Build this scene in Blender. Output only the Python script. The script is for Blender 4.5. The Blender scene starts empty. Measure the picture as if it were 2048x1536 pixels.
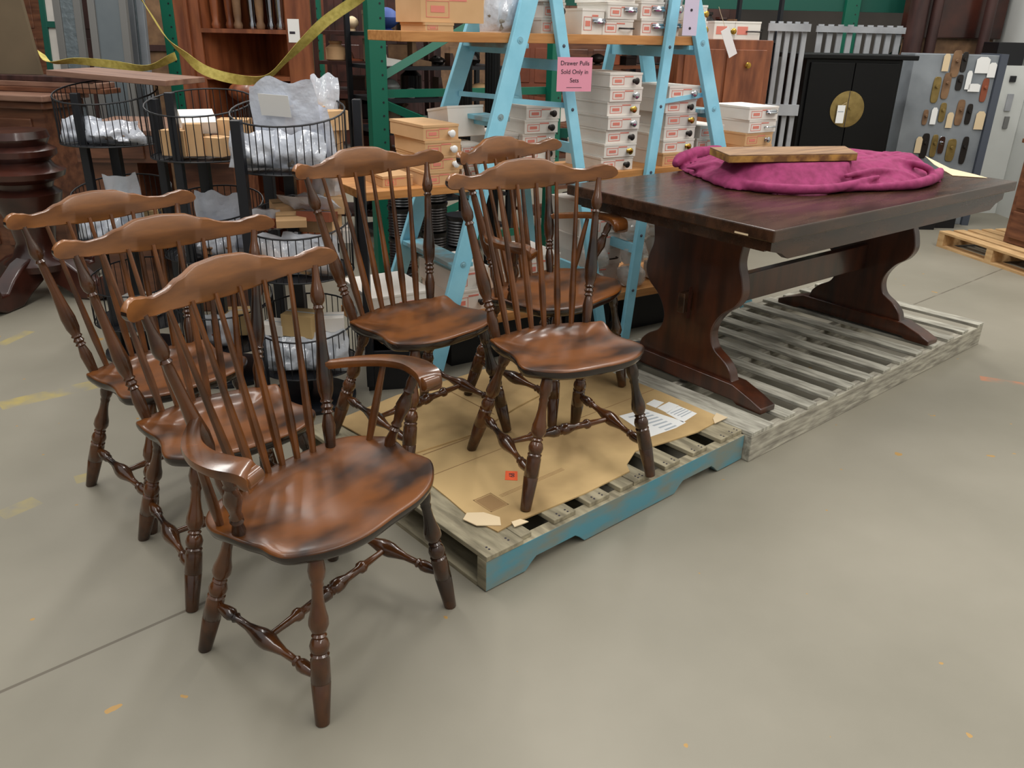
import bpy, math, random
from mathutils import Vector, Matrix, noise
R = math.radians
rnd = random.Random(11)
C = bpy.context.scene.collection
scn = bpy.context.scene

# ------------------------------------------------------------------ camera
F_PX, PITCH, ROLL, CAM_H = 1634.0, R(23.4), R(1.28), 1.437
_cp, _sp = math.cos(PITCH), math.sin(PITCH)
_fw = Vector((0, _cp, -_sp)); _up = Vector((0, _sp, _cp)); _rt = Vector((1, 0, 0))
_c, _s = math.cos(ROLL), math.sin(ROLL)
CR = _c * _rt + _s * _up; CU = -_s * _rt + _c * _up
cam = bpy.data.cameras.new('camera'); cam.sensor_width = 36; cam.lens = 36 * F_PX / 2048; cam.clip_start = .05; cam.clip_end = 100
co = bpy.data.objects.new('camera', cam); C.objects.link(co)
co.matrix_world = Matrix(((CR.x, CU.x, -_fw.x, 0), (CR.y, CU.y, -_fw.y, 0), (CR.z, CU.z, -_fw.z, CAM_H), (0, 0, 0, 1)))
scn.camera = co
O = Vector((0, 0, CAM_H))
def ray(u, v): return _fw + CR * ((u - 1024) / F_PX) - CU * ((v - 768) / F_PX)
def at_z(u, v, z=0.0):
    d = ray(u, v); return O + d * ((z - CAM_H) / d.z)
def at_y(u, v, Y):
    d = ray(u, v); return O + d * (Y / d.y)

# ------------------------------------------------------------------ world, lights, exposure
w = bpy.data.worlds.new('world'); scn.world = w; w.use_nodes = True
bg = w.node_tree.nodes['Background']; bg.inputs[1].default_value = .74
_n = w.node_tree.nodes; _l = w.node_tree.links
_tc = _n.new('ShaderNodeTexCoord'); _sx = _n.new('ShaderNodeSeparateXYZ'); _cr = _n.new('ShaderNodeValToRGB')
_cr.color_ramp.elements[0].position = .0; _cr.color_ramp.elements[0].color = (.36, .36, .35, 1); _cr.color_ramp.elements[1].position = .75; _cr.color_ramp.elements[1].color = (1, 1, .98, 1)
_l.new(_tc.outputs['Generated'], _sx.inputs[0]); _l.new(_sx.outputs['Z'], _cr.inputs[0]); _l.new(_cr.outputs[0], bg.inputs[0])
def area(name, loc, rot, sx, sy, power, col=(1, .97, .92)):
    l = bpy.data.lights.new(name, 'AREA'); l.shape = 'RECTANGLE'; l.size = sx; l.size_y = sy; l.energy = power; l.color = col
    o = bpy.data.objects.new(name, l); C.objects.link(o); o.location = loc; o.rotation_euler = rot; return o
area('ceiling_lamp_light', (-2.5, 6.0, 4.6), (0, 0, 0), .3, 5, 110)
area('ceiling_lamp_light', (1.2, 6.2, 4.6), (0, 0, 0), .3, 5, 125)
area('ceiling_lamp_light', (3.6, 3.4, 4.6), (0, 0, 0), .3, 5, 95)
area('ceiling_lamp_light', (-1.8, 1.4, 4.6), (0, 0, 0), .3, 5, 85)
area('ceiling_lamp_light', (2.4, -0.6, 4.6), (0, 0, 0), .3, 5, 120)
scn.view_settings.view_transform = 'Standard'; scn.view_settings.look = 'None'
scn.view_settings.gamma = 1; scn.view_settings.use_curve_mapping = False
scn.view_settings.exposure = 0.0
scn.cycles.use_denoising = True
scn.cycles.max_bounces = 6; scn.cycles.transparent_max_bounces = 16
scn.cycles.caustics_reflective = False; scn.cycles.caustics_refractive = False

# ------------------------------------------------------------------ materials
def lin(c): return tuple(((x / 255) / 12.92 if x / 255 <= .04045 else ((x / 255 + .055) / 1.055) ** 2.4) for x in c) + (1,)
def mat(name, col, rough=.6, metal=0, col2=None, scale=6, stretch=(1, 1, 1), bump=0, spec=.5, coat=0, lo=.35, hi=.65, detail=4, rvar=0):
    m = bpy.data.materials.new(name); m.use_nodes = True; nt = m.node_tree; N = nt.nodes; L = nt.links
    b = N['Principled BSDF']; b.inputs['Roughness'].default_value = rough; b.inputs['Metallic'].default_value = metal
    b.inputs['Specular IOR Level'].default_value = spec; b.inputs['Coat Weight'].default_value = coat; b.inputs['Coat Roughness'].default_value = .12
    tc = N.new('ShaderNodeTexCoord'); mp = N.new('ShaderNodeMapping'); mp.inputs['Scale'].default_value = stretch
    L.new(tc.outputs['Object'], mp.inputs[0])
    nz = N.new('ShaderNodeTexNoise'); nz.inputs['Scale'].default_value = scale; nz.inputs['Detail'].default_value = detail
    L.new(mp.outputs[0], nz.inputs[0])
    if col2:
        cr = N.new('ShaderNodeValToRGB'); cr.color_ramp.elements[0].position = lo; cr.color_ramp.elements[1].position = hi
        cr.color_ramp.elements[0].color = lin(col); cr.color_ramp.elements[1].color = lin(col2)
        L.new(nz.outputs[0], cr.inputs[0]); L.new(cr.outputs[0], b.inputs['Base Color'])
    else: b.inputs['Base Color'].default_value = lin(col)
    if bump:
        bp = N.new('ShaderNodeBump'); bp.inputs['Strength'].default_value = bump; bp.inputs['Distance'].default_value = .01
        L.new(nz.outputs[0], bp.inputs['Height']); L.new(bp.outputs[0], b.inputs['Normal'])
    if rvar:
        mr = N.new('ShaderNodeMapRange'); mr.inputs[3].default_value = rough; mr.inputs[4].default_value = rough + rvar
        L.new(nz.outputs[0], mr.inputs[0]); L.new(mr.outputs[0], b.inputs['Roughness'])
    return m
M = {}
M['crest'] = mat('chair_crest_wood', (96, 57, 24), .32, col2=(136, 85, 40), scale=5, stretch=(3, 1, 5), coat=.25)
M['seat'] = mat('chair_seat_wood', (38, 22, 13), .34, col2=(112, 64, 24), scale=5.5, stretch=(1.5, .9, 1), coat=.15, lo=.36, hi=.58, spec=.4, detail=3)
M['seatedge'] = mat('chair_seat_edge_dark', (30, 17, 11), .22, coat=.4)  # darker brown for seat sides, seat underside and crest ends
M['leg'] = mat('chair_turned_wood', (30, 18, 11), .2, col2=(88, 50, 22), scale=9, stretch=(1, 1, .6), coat=.4, lo=.38, hi=.62)
M['armtop'] = mat('chair_arm_wood', (58, 33, 16), .22, col2=(118, 68, 26), scale=7, coat=.4)
M['spindle'] = mat('chair_spindle_wood', (58, 34, 18), .26, col2=(112, 66, 30), scale=7, coat=.3)
M['table'] = mat('table_dark_wood', (42, 27, 18), .2, col2=(70, 45, 29), scale=4, stretch=(1, 5, 4), coat=.22, rvar=.14)
M['tableleg'] = mat('table_leg_wood', (48, 26, 17), .3, col2=(82, 42, 24), scale=5, stretch=(3, 3, .6), coat=.4)
M['greywood'] = mat('weathered_grey_wood', (128, 122, 110), .85, col2=(182, 176, 160), scale=9, stretch=(1, 6, 6), bump=.3)
M['greyslat'] = mat('weathered_grey_slat', (142, 138, 126), .8, col2=(190, 186, 172), scale=9, stretch=(6, 1, 6), bump=.3)
M['palletwood'] = mat('weathered_pallet_wood', (116, 108, 88), .85, col2=(166, 156, 130), scale=7, stretch=(5, 1, 5), bump=.3)
M['palletblue'] = mat('worn_blue_pallet_paint', (122, 128, 118), .8, col2=(84, 138, 152), scale=5, stretch=(1, 4, 2.5), lo=.38, hi=.58, bump=.15)
M['palletpale'] = mat('pale_pallet_wood', (176, 138, 92), .8, col2=(206, 170, 122), scale=6, stretch=(1, 5, 5))
M['card'] = mat('brown_cardboard', (152, 124, 82), .85, col2=(204, 172, 120), scale=2.4, lo=.34, hi=.60)
M['carddark'] = mat('creased_cardboard', (150, 118, 78), .9)
M['tan'] = mat('tan_cardboard', (206, 164, 118), .8, col2=(220, 180, 134), scale=4)
M['white'] = mat('white_cardboard', (226, 219, 210), .75, col2=(240, 235, 228), scale=4)
M['offwhite'] = mat('greyish_cardboard', (202, 195, 188), .8, col2=(220, 214, 206), scale=4)
M['paper'] = mat('white_paper', (238, 238, 236), .7)
M['cream'] = mat('cream_paper', (220, 198, 162), .8)
M['pink'] = mat('pink_paper', (240, 160, 182), .7)
M['tagred'] = mat('red_print', (222, 132, 116), .7)
M['ink'] = mat('dark_print', (52, 46, 56), .8)
M['greyink'] = mat('grey_print', (178, 184, 190), .8)
M['orange'] = mat('orange_sticker', (240, 98, 52), .6)
M['ladder'] = mat('blue_ladder_paint', (134, 202, 226), .5, col2=(152, 216, 238), scale=8, bump=.08)
M['ladderworn'] = mat('worn_blue_step', (134, 146, 146), .7, col2=(130, 196, 218), scale=7, lo=.45, hi=.62)
M['plank'] = mat('orange_plank_wood', (176, 118, 62), .55, col2=(204, 146, 86), scale=5, stretch=(1, 8, 8))
M['green'] = mat('green_rack_paint', (10, 98, 76), .42)
M['greendark'] = mat('green_beam_paint', (10, 82, 68), .5)
M['black'] = mat('black_metal', (22, 24, 30), .4)
M['blackwire'] = mat('black_wire', (18, 19, 24), .45)
M['blacklac'] = mat('black_lacquer', (7, 7, 8), .42, spec=.25)
M['brass'] = mat('aged_brass', (136, 116, 70), .4, metal=.7, col2=(158, 136, 84), scale=20)
M['brasspol'] = mat('polished_brass', (190, 150, 70), .2, metal=1)
M['chrome'] = mat('chrome', (190, 192, 198), .12, metal=1)
M['darkmetal'] = mat('dark_metal', (56, 52, 50), .35, metal=.7)
M['ceramic'] = mat('white_ceramic', (240, 240, 240), .15)
M['magenta'] = mat('magenta_cloth', (128, 40, 82), .9, col2=(150, 52, 100), scale=30, bump=.1)
M['boardwood'] = mat('worn_board_wood', (124, 94, 68), .6, col2=(156, 122, 88), scale=5, stretch=(1, 7, 1))
M['boardedge'] = mat('chipped_board_edge', (104, 66, 32), .7, col2=(186, 140, 66), scale=16)
M['cupboard'] = mat('orange_brown_wood', (104, 54, 30), .38, col2=(148, 86, 52), scale=4, stretch=(5, 5, .8), coat=.3)
M['deskwood'] = mat('brown_desk_wood', (86, 52, 38), .4, col2=(124, 80, 56), scale=4, stretch=(1, 6, 6), coat=.2)
M['desklight'] = mat('worn_desk_top', (120, 88, 74), .35, col2=(150, 116, 98), scale=4, stretch=(1, 6, 6))
M['darkwood'] = mat('dark_red_wood', (44, 22, 18), .28, col2=(76, 38, 28), scale=5, coat=.4)
M['columnwood'] = mat('plum_brown_wood', (52, 34, 32), .4, col2=(76, 50, 46), scale=4, stretch=(4, 4, .7))
M['olive'] = mat('olive_panel', (92, 78, 58), .6, col2=(104, 88, 66), scale=3)
M['fence'] = mat('grey_painted_picket', (146, 148, 152), .7, col2=(168, 170, 174), scale=6)
M['steel'] = mat('grey_cabinet_steel', (122, 128, 134), .35, metal=.2, col2=(148, 154, 160), scale=3)
M['steeldark'] = mat('blue_grey_steel', (74, 80, 92), .4)
M['wallwhite'] = mat('white_painted_wall', (206, 208, 204), .8, col2=(216, 218, 214), scale=2)
M['wallback'] = mat('dim_back_wall', (70, 66, 62), .9, col2=(88, 82, 76), scale=1)
M['yellow'] = mat('yellow_strap', (168, 152, 70), .6, col2=(198, 182, 96), scale=40)
M['bluegrey'] = mat('hazy_glass_grey', (96, 106, 112), .18, col2=(116, 124, 128), scale=2)
M['black2'] = mat('black_plastic', (20, 20, 24), .35)
M['blueitem'] = mat('blue_box', (60, 84, 150), .6)
M['redbrown'] = mat('red_brown_item', (120, 62, 40), .5, col2=(146, 78, 50), scale=5)
M['rust'] = mat('rusty_item', (104, 76, 54), .6, col2=(134, 102, 72), scale=12)
M['stone'] = mat('grey_item', (120, 120, 118), .5)
M['knobs'] = mat('bagged_hardware', (110, 96, 78), .5, col2=(176, 170, 160), scale=40)
def bag_mat(name, tint, alpha):
    m = bpy.data.materials.new(name); m.use_nodes = True; N = m.node_tree.nodes; L = m.node_tree.links; N.clear()
    out = N.new('ShaderNodeOutputMaterial'); mx = N.new('ShaderNodeMixShader'); tr = N.new('ShaderNodeBsdfTransparent'); b = N.new('ShaderNodeBsdfPrincipled')
    tc = N.new('ShaderNodeTexCoord'); nz = N.new('ShaderNodeTexNoise'); nz.inputs['Scale'].default_value = 22; nz.inputs['Detail'].default_value = 3
    bp = N.new('ShaderNodeBump'); bp.inputs['Strength'].default_value = 1.0; bp.inputs['Distance'].default_value = .01
    b.inputs['Base Color'].default_value = lin(tint); b.inputs['Roughness'].default_value = .1; b.inputs['Specular IOR Level'].default_value = 1; b.inputs['Coat Weight'].default_value = .6; b.inputs['Coat Roughness'].default_value = .05
    L.new(tc.outputs['Object'], nz.inputs[0]); L.new(nz.outputs[0], bp.inputs['Height']); L.new(bp.outputs[0], b.inputs['Normal'])
    mx.inputs[0].default_value = alpha; L.new(tr.outputs[0], mx.inputs[1]); L.new(b.outputs[0], mx.inputs[2]); L.new(mx.outputs[0], out.inputs[0]); return m
M['bag'] = bag_mat('clear_plastic_bag', (232, 238, 248), .55)
M['bagwhite'] = bag_mat('milky_plastic_bag', (232, 238, 250), .74)
M['clam'] = bag_mat('clear_plastic_pack', (212, 210, 206), .45)
M['glass'] = bag_mat('cloudy_mirror_glass', (120, 132, 138), .9)

def line_mask(nt, p, q, width, soft=.35, thr=None, tr=(0, 1)):
    """1 inside a straight band on the floor from p to q"""
    N, L = nt.nodes, nt.links
    p = Vector(p[:2]); q = Vector(q[:2]); d = (q - p); ln = d.length; d /= ln; n = Vector((-d.y, d.x))
    geo = N.new('ShaderNodeNewGeometry')
    def dot(v, c):
        a = N.new('ShaderNodeVectorMath'); a.operation = 'DOT_PRODUCT'; a.inputs[1].default_value = (v.x, v.y, 0); L.new(geo.outputs['Position'], a.inputs[0])
        s = N.new('ShaderNodeMath'); s.operation = 'SUBTRACT'; L.new(a.outputs['Value'], s.inputs[0]); s.inputs[1].default_value = c; return s
    a = dot(n, n.dot(p)); ab = N.new('ShaderNodeMath'); ab.operation = 'ABSOLUTE'; L.new(a.outputs[0], ab.inputs[0])
    m1 = N.new('ShaderNodeMath'); m1.operation = 'LESS_THAN'; L.new(ab.outputs[0], m1.inputs[0]); m1.inputs[1].default_value = width
    t = dot(d, d.dot(p)); m2 = N.new('ShaderNodeMath'); m2.operation = 'LESS_THAN'; L.new(t.outputs[0], m2.inputs[0]); m2.inputs[1].default_value = ln
    m3 = N.new('ShaderNodeMath'); m3.operation = 'GREATER_THAN'; L.new(t.outputs[0], m3.inputs[0]); m3.inputs[1].default_value = 0
    r = m1
    for m in (m2, m3):
        k = N.new('ShaderNodeMath'); k.operation = 'MULTIPLY'; L.new(r.outputs[0], k.inputs[0]); L.new(m.outputs[0], k.inputs[1]); r = k
    return r
def floor_material():
    m = mat('worn_concrete', (128, 123, 109), .5, col2=(148, 142, 128), scale=1.1, bump=.0, lo=.3, hi=.7, detail=6, spec=.35)
    nt = m.node_tree; N, L = nt.nodes, nt.links; b = N['Principled BSDF']
    src = b.inputs['Base Color'].links[0].from_socket
    nz = N.new('ShaderNodeTexNoise'); nz.inputs['Scale'].default_value = 9; nz.inputs['Detail'].default_value = 6
    geo = N.new('ShaderNodeNewGeometry'); L.new(geo.outputs['Position'], nz.inputs[0])
    def over(src, mask, col, lo, hi, op=1.0):
        r = N.new('ShaderNodeMapRange'); r.inputs[1].default_value = lo; r.inputs[2].default_value = hi; r.inputs[4].default_value = op; L.new(nz.outputs[0], r.inputs[0])
        k = N.new('ShaderNodeMath'); k.operation = 'MULTIPLY'; L.new(mask.outputs[0], k.inputs[0]); L.new(r.outputs[0], k.inputs[1])
        x = N.new('ShaderNodeMix'); x.data_type = 'RGBA'; L.new(k.outputs[0], x.inputs[0]); L.new(src, x.inputs[6]); x.inputs[7].default_value = lin(col); return x.outputs[2]
    y = (178, 158, 84)
    for (a, c, wd, op) in (((0, 812), (200, 766), .05, .75), ((0, 690), (60, 662), .03, .6), ((10, 490), (40, 480), .05, .8), ((0, 1032), (75, 1000), .035, .6), ((150, 960), (190, 950), .03, .6)):
        src = over(src, line_mask(nt, at_z(*a), at_z(*c), wd), y, .38, .62, op)
    src = over(src, line_mask(nt, at_z(1960, 756), at_z(2048, 770), .03), (190, 120, 84), .4, .6, .7)
    for (a, c) in (((-400, 1560), (420, 1200)), ((1600, 700), (2300, 420))):
        src = over(src, line_mask(nt, at_z(*a), at_z(*c), .005), (92, 84, 72), .3, .5, .8)
    v = N.new('ShaderNodeTexNoise'); v.inputs['Scale'].default_value = 14; v.inputs['Detail'].default_value = 2; L.new(geo.outputs['Position'], v.inputs[0])
    r = N.new('ShaderNodeMath'); r.operation = 'GREATER_THAN'; r.inputs[1].default_value = .735; L.new(v.outputs[0], r.inputs[0])
    x = N.new('ShaderNodeMix'); x.data_type = 'RGBA'; L.new(r.outputs[0], x.inputs[0]); L.new(src, x.inputs[6]); x.inputs[7].default_value = lin((170, 134, 78)); src = x.outputs[2]
    L.new(src, b.inputs['Base Color']); return m
M['floor'] = floor_material()

# ------------------------------------------------------------------ mesh helpers
def frame_of(a, b):
    d = (b - a).normalized(); u = Vector((0, 0, 1)) if abs(d.z) < .9 else Vector((1, 0, 0))
    x = u.cross(d).normalized(); y = d.cross(x); return x, y, d
class MB:
    def __init__(s): s.v = []; s.f = []
    def box(s, c, d, rz=0, m=None):
        hx, hy, hz = d[0] / 2, d[1] / 2, d[2] / 2; k = len(s.v)
        ca, sa = math.cos(rz), math.sin(rz)
        for z in (-hz, hz):
            for x, y in ((-hx, -hy), (hx, -hy), (hx, hy), (-hx, hy)):
                p = Vector((x * ca - y * sa, x * sa + y * ca, z))
                if m: p = m @ p
                s.v.append(p + Vector(c))
        s.f += [(k, k + 3, k + 2, k + 1), (k + 4, k + 5, k + 6, k + 7)] + [(k + i, k + (i + 1) % 4, k + 4 + (i + 1) % 4, k + 4 + i) for i in range(4)]
        return s
    def bx(s, x0, x1, y0, y1, z0, z1): return s.box(((x0 + x1) / 2, (y0 + y1) / 2, (z0 + z1) / 2), (abs(x1 - x0), abs(y1 - y0), abs(z1 - z0)))
    def beam(s, a, b, w, h, side=None):
        a, b = Vector(a), Vector(b); x, y, d = frame_of(a, b)
        if side is not None:
            x = (Vector(side) - d * d.dot(Vector(side))).normalized(); y = d.cross(x)
        k = len(s.v)
        for p in (a, b):
            for i, j in ((-1, -1), (1, -1), (1, 1), (-1, 1)): s.v.append(p + x * (i * w / 2) + y * (j * h / 2))
        s.f += [(k, k + 3, k + 2, k + 1), (k + 4, k + 5, k + 6, k + 7)] + [(k + i, k + (i + 1) % 4, k + 4 + (i + 1) % 4, k + 4 + i) for i in range(4)]
        return s
    def ring(s, pts):
        k = len(s.v); s.v += [Vector(p) for p in pts]; return k
    def skin(s, k0, k1, n, close=True):
        for i in range(n if close else n - 1):
            j = (i + 1) % n; s.f.append((k0 + i, k0 + j, k1 + j, k1 + i))
    def lathe(s, a, b, prof, n=14):
        a, b = Vector(a), Vector(b); x, y, d = frame_of(a, b); L = (b - a)
        ks = []
        for t, r in prof:
            c = a + L * t
            ks.append(s.ring([c + (x * math.cos(2 * math.pi * i / n) + y * math.sin(2 * math.pi * i / n)) * r for i in range(n)]))
        for i in range(len(ks) - 1): s.skin(ks[i], ks[i + 1], n)
        s.f.append(tuple(range(ks[0] + n - 1, ks[0] - 1, -1))); s.f.append(tuple(range(ks[-1], ks[-1] + n))); return s
    def tube(s, pts, r, n=6, closed=False):
        pts = [Vector(p) for p in pts]; ks = []; m = len(pts)
        for i, p in enumerate(pts):
            if closed: a, b = pts[i - 1], pts[(i + 1) % m]
            else: a, b = pts[max(i - 1, 0)], pts[min(i + 1, m - 1)]
            x, y, d = frame_of(a, b); rr = r[i] if isinstance(r, (list, tuple)) else r
            ks.append(s.ring([p + (x * math.cos(2 * math.pi * j / n) + y * math.sin(2 * math.pi * j / n)) * rr for j in range(n)]))
        for i in range(len(ks) - 1): s.skin(ks[i], ks[i + 1], n)
        if closed: s.skin(ks[-1], ks[0], n)
        else: s.f.append(tuple(range(ks[0] + n - 1, ks[0] - 1, -1))); s.f.append(tuple(range(ks[-1], ks[-1] + n)))
        return s
    def prism(s, poly, a, b):
        """poly: list of (p,q) ; a,b: functions mapping (p,q)->Vector for both end faces"""
        n = len(poly); k0 = s.ring([a(*p) for p in poly]); k1 = s.ring([b(*p) for p in poly]); s.skin(k0, k1, n)
        s.f.append(tuple(range(k0 + n - 1, k0 - 1, -1))); s.f.append(tuple(range(k1, k1 + n))); return s
    def blob(s, c, r, seed=0, amp=.25, freq=2.5, n=14, mrows=9, flat=0):
        c = Vector(c); k = []
        for i in range(mrows + 1):
            th = math.pi * i / mrows; row = []
            for j in range(n):
                ph = 2 * math.pi * j / n; d = Vector((math.sin(th) * math.cos(ph), math.sin(th) * math.sin(ph), math.cos(th)))
                a = 1 + amp * noise.noise(d * freq + Vector((seed * 7.1, seed * 3.3, 0))) * 1.6
                p = Vector((d.x * r[0] * a, d.y * r[1] * a, d.z * r[2] * a)); row.append(c + p)
            k.append(s.ring(row))
        for i in range(mrows): s.skin(k[i], k[i + 1], n)
        return s
    def build(s, name, material, parent=None, smooth=40, bevel=0):
        me = bpy.data.meshes.new(name); me.from_pydata([tuple(p) for p in s.v], [], s.f); me.validate(); 
        import bmesh
        bm = bmesh.new(); bm.from_mesh(me); bmesh.ops.recalc_face_normals(bm, faces=bm.faces); bm.to_mesh(me); bm.free()
        me.materials.append(M[material] if isinstance(material, str) else material)
        if smooth:
            me.shade_smooth(); me.set_sharp_from_angle(angle=R(smooth))
        o = bpy.data.objects.new(name, me); C.objects.link(o)
        if parent: o.parent = parent
        if bevel:
            b = o.modifiers.new('bevel', 'BEVEL'); b.width = bevel; b.segments = 2; b.limit_method = 'ANGLE'
        return o
def tag(o, label, cat, group=None, kind=None):
    o['label'] = label; o['category'] = cat
    if group: o['group'] = group
    o['kind'] = kind or 'thing'
    return o
def thing(name, label, cat, loc=(0, 0, 0), rz=0, group=None):
    o = bpy.data.objects.new(name, None); C.objects.link(o); o.location = loc; o.rotation_euler = (0, 0, rz); o.empty_display_size = .05
    return tag(o, label, cat, group)
def struct(o): o['kind'] = 'structure'; return o
def copy_thing(r, loc, rz, label, group=None):
    n = r.copy(); C.objects.link(n); n.location = loc; n.rotation_euler = (0, 0, rz); n['label'] = label
    if group: n['group'] = group
    for ch in list(r.children):
        c = ch.copy(); C.objects.link(c); c.parent = n
        for g in ch.children:
            d = g.copy(); C.objects.link(d); d.parent = c
    return n
def text_mesh(name, txt, size, mtx, material, parent, ext=.0004):
    cu = bpy.data.curves.new(name, 'FONT'); cu.body = txt; cu.size = size; cu.align_x = 'CENTER'; cu.align_y = 'CENTER'; cu.extrude = ext
    t = bpy.data.objects.new(name, cu); C.objects.link(t)
    me = bpy.data.meshes.new_from_object(t); C.objects.unlink(t); bpy.data.objects.remove(t)
    me.transform(mtx); me.materials.clear(); me.materials.append(M[material])
    o = bpy.data.objects.new(name, me); C.objects.link(o); o.parent = parent; return o
def catmull(P, n, closed=True):
    out = []; m = len(P)
    for i in range(m if closed else m - 1):
        g = lambda j: Vector(P[(i + j) % m]) if closed else Vector(P[min(max(i + j, 0), m - 1)])
        p0, p1, p2, p3 = g(-1), g(0), g(1), g(2)
        for k in range(n):
            t = k / n; out.append(.5 * ((2 * p1) + (-p0 + p2) * t + (2 * p0 - 5 * p1 + 4 * p2 - p3) * t * t + (-p0 + 3 * p1 - 3 * p2 + p3) * t ** 3))
    if not closed: out.append(Vector(P[-1]))
    return out
def interp(T, x):
    for (a, b) in zip(T, T[1:]):
        if x <= b[0]:
            t = (x - a[0]) / (b[0] - a[0]); t = t * t * (3 - 2 * t)
            return tuple(a[i] + (b[i] - a[i]) * t for i in range(1, len(a)))
    return T[-1][1:]

# ------------------------------------------------------------------ the setting
g = MB(); g.f.append((0, 1, 2, 3)); g.v = [Vector(p) for p in ((-9, -4, 0), (9, -4, 0), (9, 14, 0), (-9, 14, 0))]
struct(g.build('floor', 'floor', smooth=0))
struct(MB().bx(-9, 9, 13, 13.2, 0, 5).build('wall_back', 'wallback', smooth=0))
pw = at_y(1992, 60, 8.2)
struct(MB().bx(pw.x, pw.x + .2, -4, 8.2, 0, 5).build('wall_right', 'wallwhite', smooth=0))
struct(MB().bx(-9.2, -9, -4, 13.2, 0, 5).build('wall_left', 'wallback', smooth=0))

# ------------------------------------------------------------------ windsor chairs
LEG = [(0, .013), (.04, .016), (.10, .0195), (.14, .017), (.165, .0125), (.18, .0145), (.20, .0125), (.26, .013), (.32, .0165), (.37, .0215), (.41, .0225), (.445, .017), (.458, .013),
       (.47, .0175), (.485, .0135), (.50, .019), (.53, .0225), (.56, .0205), (.572, .0175), (.582, .0215), (.60, .0195), (.61, .0215), (.74, .0225), (.743, .0212), (.749, .0212), (.752, .0223), (1, .0165)]
POST = [(0, .013), (.06, .015), (.14, .0175), (.185, .0135), (.205, .011), (.215, .016), (.228, .0115), (.245, .0165), (.262, .0115), (.275, .017), (.288, .0135), (.33, .0195), (.40, .0215), (.48, .0175), (.58, .0135), (.74, .0115), (.765, .0105),
        (.775, .0145), (.79, .0105), (.81, .0165), (.84, .0185), (.88, .015), (.93, .010), (1, .0085)]
SPIN = [(0, .008), (.22, .0115), (.34, .0105), (.6, .0078), (1, .0058)]
SIDE = [(0, .008), (.06, .010), (.13, .0155), (.17, .016), (.20, .0105), (.215, .0135), (.235, .009), (.33, .010), (.40, .0155), (.46, .0215), (.5, .0225), (.54, .0215), (.60, .0155), (.67, .010), (.765, .009), (.785, .0135), (.80, .0105), (.83, .016), (.87, .0155), (.94, .010), (1, .008)]
MID = [(0, .008), (.10, .0085), (.20, .0105), (.225, .0165), (.25, .0165), (.27, .0105), (.37, .0115), (.43, .019), (.47, .0195), (.49, .013), (.5, .0165), (.51, .013), (.53, .0195), (.57, .019), (.63, .0115), (.73, .0105), (.75, .0165), (.775, .0165), (.80, .0105), (.90, .0085), (1, .008)]
ARMP = [(0, .011), (.12, .0155), (.24, .011), (.27, .0155), (.30, .011), (.33, .015), (.37, .0115), (.48, .016), (.58, .0205), (.66, .017), (.74, .0115), (.77, .015), (.80, .0115), (.88, .0145), (1, .010)]
ZS = .43
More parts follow.
